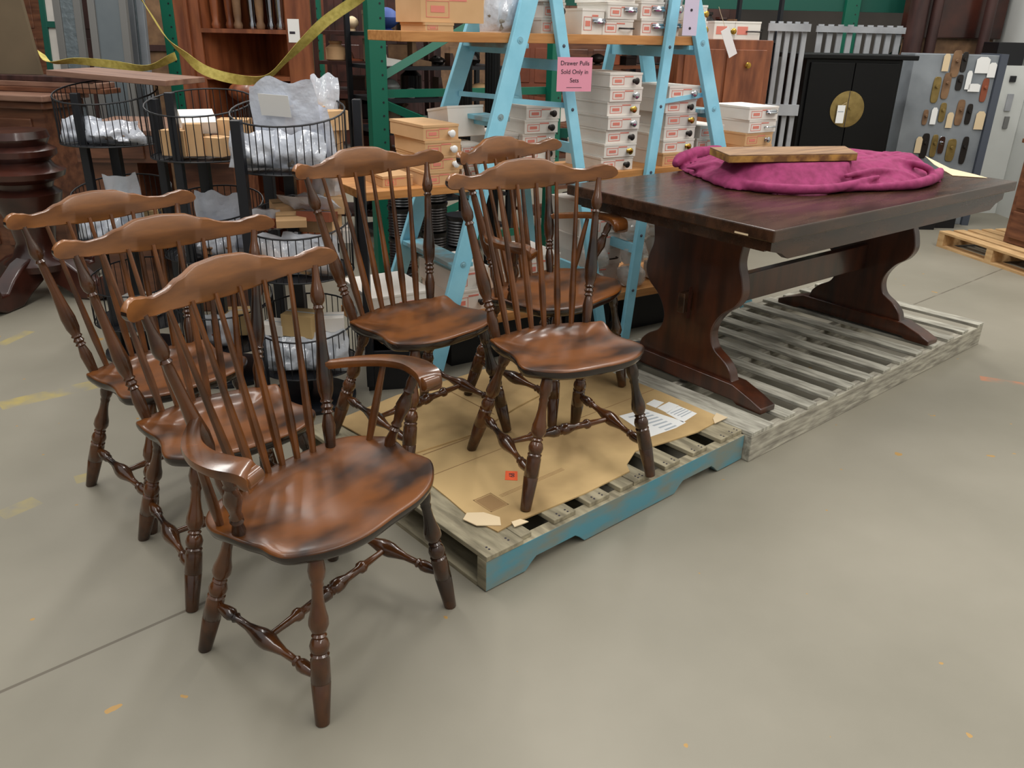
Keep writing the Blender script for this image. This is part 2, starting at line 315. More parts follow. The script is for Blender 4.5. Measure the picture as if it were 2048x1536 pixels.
def make_chair(arm):
    if arm:
        half = [(.236, 0), (.236, .09), (.213, .17), (.158, .243), (.118, .257), (.075, .255), (.03, .268), (-.01, .275), (-.06, .268), (-.105, .245), (-.135, .20), (-.150, .13), (-.158, .06)]
        feet = (.207, .244, .229); topf = (.165, .18); topr = (-.10, .17); horn = (0, .272)
    else:
        half = [(.228, 0), (.226, .07), (.207, .14), (.155, .205), (.115, .212), (.06, .196), (.01, .192), (-.045, .204), (-.082, .207), (-.095, .190), (-.112, .172), (-.133, .13), (-.150, .06)]
        feet = (.209, .232, .208); topf = (.165, .145); topr = (-.075, .145); horn = (-.075, .205)
    root = bpy.data.objects.new('windsor_armchair' if arm else 'windsor_side_chair', None); C.objects.link(root); root.empty_display_size = .05
    poly = half + [(-.160, 0)] + [(x, -y) for x, y in half[:0:-1]]
    out = [p for p in catmull([Vector((x, y, 0)) for x, y in poly], 5)]
    n = len(out); cx = .02
    mb = MB(); rings = []
    def P(o, r, dz, ins=0):
        x = cx + (o.x - cx) * r; y = o.y * r
        return (x, y, dz)
    def topz(x, y, r):
        rear = 1 / (1 + math.exp((x + .02) / .035)); lim = .95 - .15 * rear; wd = .5 - .28 * rear
        t = min(max((lim - r) / wd, 0), 1); t = t * t * (3 - 2 * t)
        z = ZS - .0125 * t
        if x > .05: z += .004 * math.exp(-(y / .05) ** 2) * min((x - .05) / .12, 1) * t
        e = max(0, r - .75) / .25
        z += .012 * e * math.exp(-((x - horn[0]) / .045) ** 2) * min((abs(y) / horn[1]) ** 3, 1)
        return z
    for r in (.02, .12, .25, .38, .5, .6, .68, .74, .79, .84, .89, .94, .975, .992):
        row = []
        for o in out:
            x, y, _ = P(o, r, 0); row.append((x, y, topz(x, y, r) - (.0015 if r > .99 else 0)))
        rings.append(mb.ring(row))
    for r, dz in ((1.0, .006), (1.0, .014), (.985, .024), (.955, .032), (.9, .036), (.5, .036), (.02, .036)):
        row = []
        for o in out:
            x, y, _ = P(o, r, 0); row.append((x, y, topz(x, y, 1.0) * (1 if r > .9 else 0) + (ZS if r <= .9 else 0) - dz))
        rings.append(mb.ring(row))
    for a, b in zip(rings, rings[1:]): mb.skin(a, b, n)
    mb.f.append(tuple(range(rings[0], rings[0] + n))); mb.f.append(tuple(range(rings[-1] + n - 1, rings[-1] - 1, -1)))
    so_ = mb.build('seat', 'seat', root, smooth=60); so_.data.materials.append(M['seatedge'])
    for pl_ in so_.data.polygons:
        if pl_.normal.z < .25: pl_.material_index = 1
    fx, fyf, fyr = feet
    def lerp(a, b, t): return Vector(a) + (Vector(b) - Vector(a)) * t
    L = {}
    for sy in (-1, 1):
        L['f', sy] = ((topf[0], sy * topf[1], .405), (fx, sy * fyf, 0)); L['r', sy] = ((topr[0], sy * topr[1], .405), (-fx, sy * fyr, 0))
    for k, (a, b) in L.items():
        o = MB().lathe(a, b, LEG, 16).build('leg', 'leg', root, smooth=50)
    mids = {}
    for sy in (-1, 1):
        a = lerp(*L['f', sy], .73); b = lerp(*L['r', sy], .64)
        MB().lathe(a, b, SIDE, 12).build('side_stretcher', 'leg', root, smooth=50); mids[sy] = (a + b) / 2
    MB().lathe(mids[-1], mids[1], MID, 12).build('centre_stretcher', 'leg', root, smooth=50)
    # back
    bx, by = -.112, (.166 if not arm else .160)
    px, py, pz = -.205, .245, .882
    posts = {}
    for sy in (-1, 1):
        a = Vector((bx, sy * by, ZS - .012)); b = Vector((px, sy * py, pz)); posts[sy] = (a, b)
        MB().lathe(a, b, POST, 14).build('back_post', 'leg', root, smooth=50)
    for i in range(6):
        u = (i + 1) / 7 * 2 - 1
        a = (-.143 + .03 * u * u, u * by * .99, ZS - .012); b = (-.243 + .042 * u * u, u * py * .99, .872)
        MB().lathe(a, b, SPIN, 8).build('spindle', 'spindle', root)
    T = [(0, .948, .856), (.06, .944, .858), (.12, .926, .863), (.17, .911, .868), (.205, .909, .871), (.24, .919, .876), (.265, .925, .878), (.282, .922, .881), (.292, .916, .886), (.298, .909, .892), (.300, .901, .899)]
    c = MB(); ks = []; ny = 64
    for i in range(ny + 1):
        y = .300 * math.sin(math.pi * (i / ny - .5)) * (.35 + .65) ; zt, zb = interp(T, abs(y)); x0 = -.252 + .070 * (abs(y) / .3) ** 2.3
        th = .0095
        row = []
        for (fz, fxx) in ((0, -.7), (0, .7), (.05, 1), (.5, 1), (.95, 1), (1, .7), (1, -.7), (.95, -1), (.5, -1), (.05, -1)):
            z = zb + (zt - zb) * fz; row.append((x0 + fxx * th - .16 * (z - .87), y, z))
        ks.append(c.ring(row))
    for a, b in zip(ks, ks[1:]): c.skin(a, b, 10)
    c.f.append(tuple(range(ks[0] + 9, ks[0] - 1, -1))); c.f.append(tuple(range(ks[-1], ks[-1] + 10)))
    co_ = c.build('crest_rail', 'crest', root, smooth=38); co_.data.materials.append(M['seatedge'])
    for pl_ in co_.data.polygons:
        if abs(pl_.center.y) > .2985 and abs(pl_.normal.y) > .6: pl_.material_index = 1
    if arm:
        for sy in (-1, 1):
            path = [(-.148, .198), (-.11, .238), (-.05, .288), (.01, .312), (.06, .312), (.105, .296), (.125, .286)]
            wid = [.020, .030, .044, .056, .066, .068, .062]; pts = catmull([Vector((x, y, 0)) for x, y in path], 5, False); m = MB(); ks = []
            for i, p in enumerate(pts):
                t = i / (len(pts) - 1); k = t * 6; i0 = min(int(k), 5); wd = wid[i0] + (wid[i0 + 1] - wid[i0]) * (k - i0)
                q = pts[min(i + 1, len(pts) - 1)] - pts[max(i - 1, 0)]; q.normalize(); nn = Vector((-q.y, q.x, 0))
                zt = .648 + .008 * math.sin(t * 3) - .016 * max(0, (t - .80) / .2) ** 2; thk = .021 + .010 * max(0, (t - .6) / .4)
                row = []
                for (a, b) in ((-1, .55), (-.93, .93), (-.5, 1.0), (.5, 1.0), (.93, .93), (1, .55), (.9, .08), (.5, 0), (-.5, 0), (-.9, .08)):
                    v = p + nn * (a * wd / 2); row.append((v.x, sy * v.y, zt - thk + thk * b))
                ks.append(m.ring(row))
            for a, b in zip(ks, ks[1:]): m.skin(a, b, 10)
            m.f.append(tuple(range(ks[0] + 9, ks[0] - 1, -1))); m.f.append(tuple(range(ks[-1], ks[-1] + 10)))
            # knuckle rolled under the hand end
            m.lathe((.112, sy * .262, .624), (.124, sy * .314, .624), [(0, .004), (.02, .014), (.08, .018), (.92, .018), (.98, .014), (1, .004)], 12)
            m.build('arm', 'armtop', root, smooth=42)
            MB().lathe((.008, sy * .245, ZS - .01), (.065, sy * .300, .632), ARMP, 14).build('arm_post', 'leg', root, smooth=50)
            MB().lathe((-.055, sy * .243, ZS - .01), (-.035, sy * .292, .632), [(0, .008), (.3, .0115), (.7, .010), (1, .008)], 10).build('arm_spindle', 'spindle', root)
    return root
chA = make_chair(True); chS = make_chair(False)
CG = 'spindle back windsor chairs'
def set_chair(o, x, y, a, z, label):
    o.location = (x, y, z); o.rotation_euler = (0, 0, R(a)); tag(o, label, 'chair', CG)
set_chair(chA, -.458, 1.695, -31.4, 0, 'dark stained windsor armchair nearest the camera, standing on the concrete floor')
set_chair(chS, .150, 2.385, -61.0, .1250, 'windsor side chair on the cardboard beside the trestle table, with all four legs in view')
copy_thing(chA, (.132, 2.965, .1302), R(-37.6), 'windsor armchair half hidden behind the side chair next to the trestle table', CG)
copy_thing(chS, (-.325, 2.575, .1302), R(-42.3), 'windsor side chair on the pallet in front of the round wire baskets', CG)
copy_thing(chS, (-.812, 2.066, 0), R(-47.3), 'windsor side chair on the floor directly behind the nearest armchair', CG)
copy_thing(chS, (-1.121, 2.423, 0), R(-37.3), 'leftmost windsor side chair, last of the row standing on the floor', CG)

# ------------------------------------------------------------------ blue-edged pallet with cardboard
PA = at_z(972, 1186); PB = at_z(1466, 928); aA = math.atan2(PB.y - PA.y, PB.x - PA.x)
pal = thing('wooden_pallet', 'wooden pallet with a worn blue side, under the cardboard and chairs', 'pallet', (PA.x, PA.y, 0), aA)
def stringer(y0, y1, Lg, z0, z1, notch=((.16, .38), (.84, 1.06))):
    pts = [(0, z0)]
    for a, b in notch:
        a *= Lg / 1.219; b *= Lg / 1.219
        pts += [(a - .012, z0), (a + .012, z0 + .022), (a + .03, z0 + .035), (b - .03, z0 + .035), (b - .012, z0 + .022), (b + .012, z0)]
    pts += [(Lg, z0), (Lg, z1), (0, z1)]
    return MB().prism(pts, lambda p, q: Vector((p, y0, q)), lambda p, q: Vector((p, y1, q)))
st_ = stringer(0, .04, 1.219, .004, .103).build('stringer', 'palletblue', pal, smooth=0, bevel=.002); st_.data.materials.append(M['palletwood'])
for pl_ in st_.data.polygons:
    if abs(pl_.normal.z) > .9 or abs(pl_.normal.x) > .9: pl_.material_index = 1
stringer(.488, .528, 1.219, .014, .103).build('stringer', 'palletwood', pal, smooth=0)
stringer(.976, 1.016, 1.219, .014, .103).build('stringer', 'palletwood', pal, smooth=0)
for i, (x0, x1) in enumerate(((0, .135), (.137, .18), (.27, .36), (.42, .51), (.56, .62), (.625, .70), (.78, .86), (.93, 1.01), (1.09, 1.219))):
    MB().bx(x0, x1, .014 if i else -.002, 1.014, .103, .119).build('deck_board', 'palletwood', pal, smooth=0, bevel=.002)
for (x0, x1) in ((0, .13), (.42, .52), (.70, .80), (1.09, 1.219)):
    MB().bx(x0, x1, .041, 1.016, 0, .0138).build('bottom_board', 'palletwood', pal, smooth=0)
nl = MB()
for x in (.03, .10, .30, .335, .45, .485, .655, .675, .80, .84, .95, .99, 1.12, 1.17, 1.20):
    for y in (.024, .036): nl.lathe((x, y, .1185), (x, y, .1198), [(0, .0035), (1, .0035)], 6)
nl.build('nail_heads', 'ink', pal, smooth=0)
# cardboard
def sheet(poly, z0, th, mat_, name, parent=None, res=0, warp=.0):
    return MB().prism(poly, lambda p, q: Vector((p, q, z0)), lambda p, q: Vector((p, q, z0 + th))).build(name, mat_, parent, smooth=0)
cb = thing('cardboard_sheet', 'large flattened brown cardboard sheet spread over the blue-edged pallet under the chairs', 'cardboard', (PA.x, PA.y, 0), aA)
z = .1195
sheet([(.10, .07), (.16, .075), (.45, .06), (.66, .065), (.685, .10), (.78, .145), (.92, .12), (1.07, .10), (1.235, .11), (1.245, .40), (1.24, .78), (.62, .80), (.25, .80), (.13, .75), (.12, .55), (.10, .30), (.085, .17)], z, .0045, 'card', 'bottom_layer', cb)
sheet([(.16, .60), (.42, .585), (.70, .66), (.92, .70), (1.19, .90), (1.2, 1.02), (.4, 1.03), (.10, .98), (.12, .72)], z + .0055, .0045, 'card', 'top_layer', cb)
sheet([(.07, .13), (.125, .085), (.15, .12), (.13, .17), (.09, .20), (.06, .18)], z + .0047, .003, 'cream', 'torn_corner', cb)
sheet([(.15, .055), (.20, .05), (.19, .075), (.16, .08)], z + .0047, .003, 'cream', 'torn_flap', cb)
sheet([(1.17, .10), (1.25, .10), (1.25, .15), (1.2, .13)], z + .0047, .003, 'cream', 'torn_flap', cb)
fr = MB().bx(.155, .215, .165, .24, z + .0046, z + .0049); fr.build('print_patch', 'carddark', cb, smooth=0)
lm = MB()
for i in range(3): lm.bx(.23, .50, .205 + i * .006, .2065 + i * .006, z + .0046, z + .0050)
for x0, x1, y0, y1 in ((.15, .22, .16, .163), (.15, .22, .243, .246), (.15, .153, .16, .246), (.217, .22, .16, .246)): lm.bx(x0, x1, y0, y1, z + .0046, z + .005)
lm.bx(.20, .40, .575, .58, z + .0046, z + .005)
lm.build('printed_lines', 'carddark', cb, smooth=0)
cr = MB(); cr.bx(.58, .584, .66, 1.02, z + .0105, z + .0109); cr.bx(.14, 1.24, .445, .448, z + .0046, z + .0049); cr.build('crease', 'carddark', cb, smooth=0)
# shipping labels printed on white stickers
lb = MB(); rows = MB()
ainv = lambda P_: (Matrix.Rotation(-aA, 3, 'Z') @ (P_ - Vector((PA.x, PA.y, 0))))
def quadpx(mb_, pts, z0, th):
    q = [ainv(at_z(u, v, z0)) for u, v in pts]; mb_.prism([(p.x, p.y) for p in q], lambda a, b: Vector((a, b, z0)), lambda a, b: Vector((a, b, z0 + th)))
zz = z + .0047
stk = [[(1238, 832), (1290, 818), (1372, 845), (1352, 856), (1300, 874)], [(1292, 808), (1308, 799), (1328, 805), (1312, 816)], [(1314, 816), (1338, 804), (1358, 811), (1334, 826)], [(1332, 826), (1358, 812), (1394, 827), (1366, 845)]]
for i, s_ in enumerate(stk):
    b_ = MB(); quadpx(b_, s_, zz, .0006); b_.build('white_label', 'paper', cb, smooth=0)
for k in range(7):
    a0 = (1256 + k * 12, 834 + k * 4.2); quadpx(rows, [a0, (a0[0] + 40 - k * 3, a0[1] - 9), (a0[0] + 44 - k * 3, a0[1] - 7.4), (a0[0] + 4, a0[1] + 1.6)], zz + .0008, .0003)
for k in range(4): quadpx(rows, [(1340 + k * 7, 826 + k * 2.4), (1364 + k * 6, 816 + k * 2.2), (1366 + k * 6, 817 + k * 2.2), (1342 + k * 7, 827.2 + k * 2.4)], zz + .0008, .0003)
rows.build('label_print', 'greyink', cb, smooth=0)
so = MB(); quadpx(so, [(1011, 942), (1035, 943), (1035, 961), (1010, 960)], zz + .0002, .0008)
tk = so.build('price_sticker', 'orange', cb, smooth=0)
sp = ainv(at_z(1024, 951, zz))
text_mesh('sticker_number', '68', .026, Matrix.Translation((sp.x, sp.y, zz + .0014)) @ Matrix.Rotation(-aA + R(90), 4, 'Z'), 'ink', cb)

# ------------------------------------------------------------------ long grey pallet
GX, GY, GA, GL, GW = .873, 2.646, .716, 2.03, .93
gp = thing('slatted_pallet', 'long weathered grey slatted pallet under the trestle table', 'pallet', (GX, GY, 0), GA)
MB().bx(0, GL, 0, .04, 0, .103).build('side_rail', 'greywood', gp, smooth=0, bevel=.003)
MB().bx(0, GL, GW / 2, GW / 2 + .04, .0, .103).build('side_rail', 'greywood', gp, smooth=0)
MB().bx(0, GL, GW - .04, GW, .0, .103).build('side_rail', 'greywood', gp, smooth=0)
xs = [(0, .14), (.22, .29), (.37, .44), (.52, .59), (.67, .74), (.82, .89), (.97, 1.04), (1.13, 1.20), (1.29, 1.36), (1.45, 1.52), (1.61, 1.68), (1.78, 1.85), (1.955, 2.03)]
for i, (a, b) in enumerate(xs):
    MB().bx(a, b, .0 + rnd.uniform(-.002, .004), GW + rnd.uniform(-.03, .01), .103, .118).build('slat', 'greyslat', gp, smooth=0, bevel=.002)

# ------------------------------------------------------------------ trestle table
TX, TY, TA, TL, TW, TZ = .831, 2.600, .674, 1.795, 1.002, .866
tb = thing('trestle_table', 'long dark brown trestle table with two scrolled ends standing on the grey slatted pallet', 'table', (TX, TY, 0), TA)
MB().bx(0, TL, 0, TW, TZ - .042, TZ).build('tabletop', 'table', tb, smooth=0, bevel=.005)
sk = [(.035, TZ - .042), (.035, TZ - .08), (.10, TZ - .095), (.14, TZ - .118), (TL - .14, TZ - .118), (TL - .10, TZ - .095), (TL - .035, TZ - .08), (TL - .035, TZ - .042)]
for y0 in (.03, TW - .055):
    MB().prism(sk, lambda p, q: Vector((p, y0, q)), lambda p, q: Vector((p, y0 + .025, q))).build('apron', 'table', tb, smooth=0)
for x0 in (.035, TL - .06):
    MB().bx(x0, x0 + .025, .055, TW - .055, TZ - .085, TZ - .042).build('apron', 'table', tb, smooth=0)
ze = .118
half = [(.385, TZ - .05), (.385, TZ - .085), (.30, TZ - .10), (.225, TZ - .125), (.215, .66), (.235, .60), (.245, .54), (.22, .49), (.17, .45), (.135, .40), (.125, .35), (.145, .30), (.20, .265), (.235, .23), (.25, .195), (.285, .17)]
hc = catmull([Vector((a, 0, b)) for a, b in half[3:]], 5, False)
prof = [half[0], half[1], half[2]] + [(p.x, p.z) for p in hc]
pr2 = prof + [(-a, b) for a, b in prof[::-1]]
foot = [(.413, ze), (.413, ze + .022), (.36, ze + .045), (.27, ze + .075), (-.27, ze + .075), (-.36, ze + .045), (-.413, ze + .022), (-.413, ze)]
foot += [(-.30, ze), (-.28, ze + .012), (.28, ze + .012), (.30, ze)]
for x0 in (.258, TL - .258):
    MB().prism([(a, max(b, ze + .07)) for a, b in pr2], lambda p, q: Vector((x0 - .024, TW / 2 + p, q)), lambda p, q: Vector((x0 + .024, TW / 2 + p, q))).build('trestle_end', 'tableleg', tb, smooth=30, bevel=.004)
    MB().prism(foot, lambda p, q: Vector((x0 - .045, TW / 2 + p, q)), lambda p, q: Vector((x0 + .045, TW / 2 + p, q))).build('trestle_foot', 'tableleg', tb, smooth=30, bevel=.004)
MB().bx(.258 + .0245, TL - .258 - .0245, TW / 2 - .02, TW / 2 + .02, .40, .52).build('stretcher', 'tableleg', tb, smooth=0, bevel=.003)
for x0, sg in ((.258, -1), (TL - .258, 1)):
    tn = MB(); tn.bx(x0 + sg * .0243, x0 + sg * .075, TW / 2 - .016, TW / 2 + .016, .42, .50); tn.build('tenon', 'table', tb, smooth=0, bevel=.003)
    MB().bx(x0 + sg * .035, x0 + sg * .052, TW / 2 - .0165 - .002, TW / 2 - .0165, .395, .525).build('wedge', 'darkwood', tb, smooth=0)
MB().bx(-.0008, .0, .10, .155, TZ - .036, TZ - .030).build('chipped_spot', 'cream', tb, smooth=0)
tinv = lambda P_: (Matrix.Rotation(-TA, 3, 'Z') @ (P_ - Vector((TX, TY, 0))))

# magenta cloth heap: a closed heap, folded
def inside_dist(p, poly):
    c = False; d = 9
    for i in range(len(poly)):
        a, b = Vector(poly[i]), Vector(poly[(i + 1) % len(poly)])
        if (a.y > p.y) != (b.y > p.y) and p.x < (b.x - a.x) * (p.y - a.y) / (b.y - a.y) + a.x: c = not c
        ab = b - a; t = max(0, min(1, (p - a).dot(ab) / max(ab.length_squared, 1e-9))); d = min(d, (p - a - ab * t).length)
    return d if c else -d
ft = [tinv(at_z(u, v, TZ)) for u, v in ((1352, 334), (1375, 348), (1395, 356), (1450, 378), (1520, 384), (1600, 387), (1700, 385), (1780, 381), (1850, 375), (1884, 356))]
cpoly = [(p.x, p.y) for p in ft] + [(1.66, .44), (1.55, .66), (1.30, .82), (1.0, .90), (.75, .96)]
sm = catmull([Vector((a, b, 0)) for a, b in cpoly], 9); cpoly = [(p.x, p.y) for p in sm]
cen = Vector((.98, .58)); mbc = MB(); rows_ = []; nth = len(cpoly)
def cloth_h(x, y, d):
    lf = max(0, min(1, (.75 - x) / .25)); rgt = max(0, min(1, (x - 1.15) / .3))
    wdt = .24 - .12 * lf - .06 * rgt
    e = min(1, d / wdt); base = .088 * e ** (.80 - .25 * lf)
    wx = x + .06 * noise.noise(Vector((x * 4, y * 4, 2.2))); wy = y + .06 * noise.noise(Vector((x * 4, y * 4, 8.8)))
    n1 = noise.noise(Vector((wx * 3.1, wy * 3.6, 3.1)))
    def crease(fx, fy, z_, sh): return max(0, 1 - abs(noise.noise(Vector((wx * fx, wy * fy, z_)))) * sh) ** 2
    c1 = crease(3.2, 9, 4.4, 7); c2 = crease(7, 3.0, 6.6, 7); c3 = crease(10, 10, 1.7, 6)
    m_ = e * (1.15 - .55 * e) * 1.5
    h = base * (1 + .22 * n1) - (.030 * c1 + .026 * c2 + .002 * c3) * m_ + .012 * e
    ub = x > .70 - (y - .5) * .1 and x < 1.25
    bd = max(0, 1 - abs(x - .83) / .44) * max(0, 1 - abs(y - .55) / .33)
    lim = .0985 if bd > .001 else .120
    if bd > .25: h = max(h, .0985 * min(1, d / .12))
    return max(min(h, lim), .002)
K = 64
for k in range(K + 1):
    fr_ = (1 - k / K) ** 1.5 if k < K else 0.0
    fr_ = 1 - (k / K) ** 1.35
    row = []
    for j, (a, b) in enumerate(cpoly):
        wig = 1 + .012 * math.sin(j * 1.9) + .01 * noise.noise(Vector((j * .5, 0, 0)))
        th = j / nth * 2 * math.pi; rip = math.sin(th * 13 + 2.5 * math.sin(th * 3) + k * .10) * .035 + math.sin(th * 29 + k * .2) * .012
        p = cen + (Vector((a, b)) - cen) * fr_ * (wig + rip * .7 * min(1, k / 4) * max(0, 1 - k / 26))
        d = (Vector((a, b)) - cen).length * (1 - fr_)
        row.append((p.x, p.y, TZ + .002 + (cloth_h(p.x, p.y, d) if k else .0)))
    rows_.append(mbc.ring(row))
for a, b in zip(rows_, rows_[1:]): mbc.skin(a, b, nth)
mbc.f.append(tuple(range(rows_[0], rows_[0] + nth)))
def roll(pts, n=10):
    P_ = catmull([(lambda q: Vector((q.x, q.y, TZ + z_)))(tinv(at_z(u, v, TZ + z_))) for u, v, z_, r_ in pts], 7, False)
    rr = [p[3] for p in pts]; m = len(P_); rad = []
    for i in range(m):
        t = i / (m - 1) * (len(rr) - 1); a = min(int(t), len(rr) - 2); rad.append((rr[a] + (rr[a + 1] - rr[a]) * (t - a)) * (1 + .10 * noise.noise(Vector((i * .4, 3, len(pts))))))
    mbc.tube(P_, rad, n)
roll([(1432, 350, .024, .006), (1460, 362, .022, .020), (1520, 374, .022, .022), (1600, 379, .022, .021), (1670, 376, .024, .020), (1720, 364, .036, .016), (1760, 352, .05, .008)])
roll([(1372, 336, .03, .006), (1398, 334, .04, .014), (1430, 330, .05, .017), (1462, 338, .045, .016), (1478, 354, .028, .013), (1468, 364, .02, .006)])
roll([(1392, 350, .012, .008), (1412, 342, .02, .012), (1438, 344, .024, .012), (1452, 356, .02, .010), (1440, 366, .014, .006)])
roll([(1350, 330, .025, .016), (1362, 318, .045, .030), (1395, 308, .06, .034), (1440, 303, .065, .03)])
roll([(1700, 377, .016, .008), (1760, 374, .018, .017), (1830, 368, .022, .022), (1868, 356, .028, .024), (1880, 342, .03, .018)])
roll([(1690, 352, .06, .010), (1750, 342, .062, .015), (1800, 346, .05, .012), (1835, 358, .03, .008)])
roll([(1800, 322, .085, .012), (1840, 330, .08, .016), (1862, 342, .055, .016), (1858, 356, .03, .010)])
cl = mbc.build('cloth', 'magenta', None, smooth=180)
rm_ = cl.modifiers.new('remesh', 'REMESH'); rm_.mode = 'VOXEL'; rm_.voxel_size = .007; rm_.use_smooth_shade = True
smo = cl.modifiers.new('smooth', 'SMOOTH'); smo.factor = .6; smo.iterations = 5
cl.location = (TX, TY, 0); cl.rotation_euler = (0, 0, TA)
tag(cl, 'crumpled magenta cloth heaped on the trestle table', 'cloth')
# wooden board on the cloth
bp_ = [tinv(at_z(u, v, TZ + .135)) for u, v in ((1420, 294), (1459, 310), (1716, 306), (1690, 292))]
zb = TZ + .104
bd = thing('wooden_board', 'worn wooden board with chipped edges lying on the magenta cloth', 'board', (TX, TY, 0), TA)
q4 = [(p.x, p.y) for p in bp_]
MB().prism(q4, lambda a, b: Vector((a, b, zb)), lambda a, b: Vector((a, b, zb + .026))).build('board_core', 'boardedge', bd, smooth=0, bevel=.002)
MB().prism(q4, lambda a, b: Vector((a, b, zb + .0262)), lambda a, b: Vector((a, b, zb + .031))).build('board_face', 'boardwood', bd, smooth=0, bevel=.001)
pp = [tinv(at_z(u, v, TZ)) for u, v in ((1850, 313), (1868, 330), (1905, 352), (1975, 357), (1950, 350), (1900, 338))]
pb = MB(); pb.prism([(p.x, p.y) for p in pp], lambda a, b: Vector((a, b, TZ + .0015)), lambda a, b: Vector((a, b, TZ + .003)))
po = pb.build('paper_sheet', 'cream', None, smooth=0); po.location = (TX, TY, 0); po.rotation_euler = (0, 0, TA)
tag(po, 'cream paper sheet on the far corner of the trestle table beside the magenta cloth', 'paper')

# ------------------------------------------------------------------ blue stepladders (frame s = along the planks, o = away from camera)
LD = Vector((.843, .538, 0)).normalized(); LN = Vector((-LD.y, LD.x, 0)); LO = Vector((-.313, 3.376, 0)); LA = math.atan2(LD.y, LD.x)
def SH(s, o, z): return LO + LD * s + LN * o + Vector((0, 0, z))
def ladder(s_front0, s_front1, s_rear0, s_rear1, label, w0=.60, w1=.36, bars=(.35, .95, 1.30)):
    """s at z=0 and z=1.78 of the front (step) rails and rear rails"""
    H = 1.78; root = thing('stepladder', label, 'ladder', SH((s_front0 + s_rear0) / 2, w0 / 2, 0), LA, 'blue wooden stepladders')
    c0 = (s_front0 + s_rear0) / 2; sg = 1 if s_rear0 > s_front0 else -1
    def P(s, o, z): return Vector((s - c0, o - w0 / 2, z))
    def fs(z): return s_front0 + (s_front1 - s_front0) * z / H
    def rs(z): return s_rear0 + (s_rear1 - s_rear0) * z / H
    def io(z): return (w0 - w1) / 2 * z / H       # inset of the rails as they rise
    for side in (0, 1):
        o = lambda z: io(z) if side == 0 else w0 - io(z)
        m = MB().beam(P(fs(0), o(0), 0), P(fs(H), o(H), H), .078, .026, side=(1, 0, 0)); fro = m.build('front_rail', 'ladder', root, smooth=0, bevel=.003)
        m = MB().beam(P(rs(0), o(0), 0), P(rs(H), o(H), H), .052, .026, side=(1, 0, 0)); rr = m.build('rear_rail', 'ladder', root, smooth=0, bevel=.003)
        d = -1 if side == 0 else 1
        for z_ in (.2, .5, .8, 1.1, 1.4):
            yy = o(z_) + d * .013; MB().lathe(P(fs(z_), yy, z_), P(fs(z_), yy + d * .005, z_), [(0, .014), (.5, .014), (.55, .007), (1, .006)], 12).build('bolt', 'ladderworn', fro)
        for z_ in (.25, .52, .82, 1.12, 1.38):
            yy = o(z_) + d * .013; MB().lathe(P(rs(z_), yy, z_), P(rs(z_), yy + d * .004, z_), [(0, .008), (.6, .007), (1, .003)], 10).build('rivet', 'steeldark', rr)
    for z_ in (.2, .5, .8, 1.1, 1.39):
        w_ = w0 - 2 * io(z_) - .028; MB().box(P(fs(z_) + sg * .012, w0 / 2, z_ - .012), (.105, w_, .02)).build('step', 'ladderworn', root, smooth=0, bevel=.002)
        MB().box(P(fs(z_) + sg * .0, w0 / 2, z_ - .034), (.018, w_, .022)).build('step_brace', 'ladder', root, smooth=0)
    for z_ in bars:
        w_ = w0 - 2 * io(z_) - .028; MB().box(P(rs(z_), w0 / 2, z_), (.02, w_, .045)).build('rear_bar', 'ladder', root, smooth=0)
    w_ = w0 - 2 * io(1.5)
    MB().box(P((fs(H) + rs(H)) / 2, w0 / 2, H + .012), (.17, w_ + .04, .024)).build('top_cap', 'ladder', root, smooth=0, bevel=.003)
    zs = 1.155
    for side in (0, 1):
        o = io(zs) + .024 if side == 0 else w0 - io(zs) - .024
        MB().beam(P(fs(zs) + sg * .02, o, zs + .01), P(rs(zs) - sg * .0, o, zs - .02), .004, .022, side=(0, 1, 0)).build('spreader_bar', 'ladder', root, smooth=0)
    return root
ladder(-.050, .555, .910, .572, 'left blue wooden stepladder with the pink paper sign, holding up the display planks')
ladder(1.940, 1.330, 1.045, 1.312, 'right blue wooden stepladder beside the trestle table, holding up the display planks', bars=(.45, 1.36))

# planks
def plank(s0, s1, o0, o1, z0, z1, label, m='plank'):
    c = SH((s0 + s1) / 2, (o0 + o1) / 2, 0); r = MB().box((0, 0, (z0 + z1) / 2), (s1 - s0, o1 - o0, z1 - z0)).build('shelf_plank', m, None, smooth=0, bevel=.002)
    r.location = c; r.rotation_euler = (0, 0, LA); return tag(r, label, 'plank', 'planks laid through the ladders')
plank(-.10, 1.52, .112, .44, 1.3885, 1.427, 'top orange wooden plank across both blue ladders, loaded with knob boxes')
plank(-.30, 2.08, .072, .46, .7985, .8325, 'middle orange wooden plank between the ladders, carrying the tall stacks of knob boxes')
plank(-.27, 1.62, .030, .50, .1985, .240, 'lowest wooden plank between the ladders, just above the floor')

# pink sign on the left ladder's rear rail
def facing(u, v, off, wpx, hpx, tilt=0):
    d = ray(u, v); P0 = LO + LN * off; t = ((P0 - O).dot(LN)) / d.dot(LN); return O + d * t
c = facing(1149, 149, -.022, 0, 0)
sg_ = thing('paper_sign', 'pink paper sign reading Drawer Pulls Sold Only in Sets, taped to the left blue ladder', 'sign', (c.x, c.y, c.z), LA + R(-14))
MB().box((0, 0, 0), (.158, .0015, .136)).build('paper', 'pink', sg_, smooth=0)
for i, (t_, sz, zz_) in enumerate((('Drawer Pulls', .025, .044), ('Sold Only in', .025, .010), ('Sets', .025, -.024))):
    text_mesh('sign_text', t_, sz, Matrix.Translation((0, -.0013, zz_)) @ Matrix.Rotation(R(90), 4, 'X'), 'tagred' if False else 'ink', sg_)
MB().box((.0, -.001, -.052), (.07, .0006, .002)).build('fine_print', 'ink', sg_, smooth=0)
c = facing(1382, 30, -.036, 0, 0)
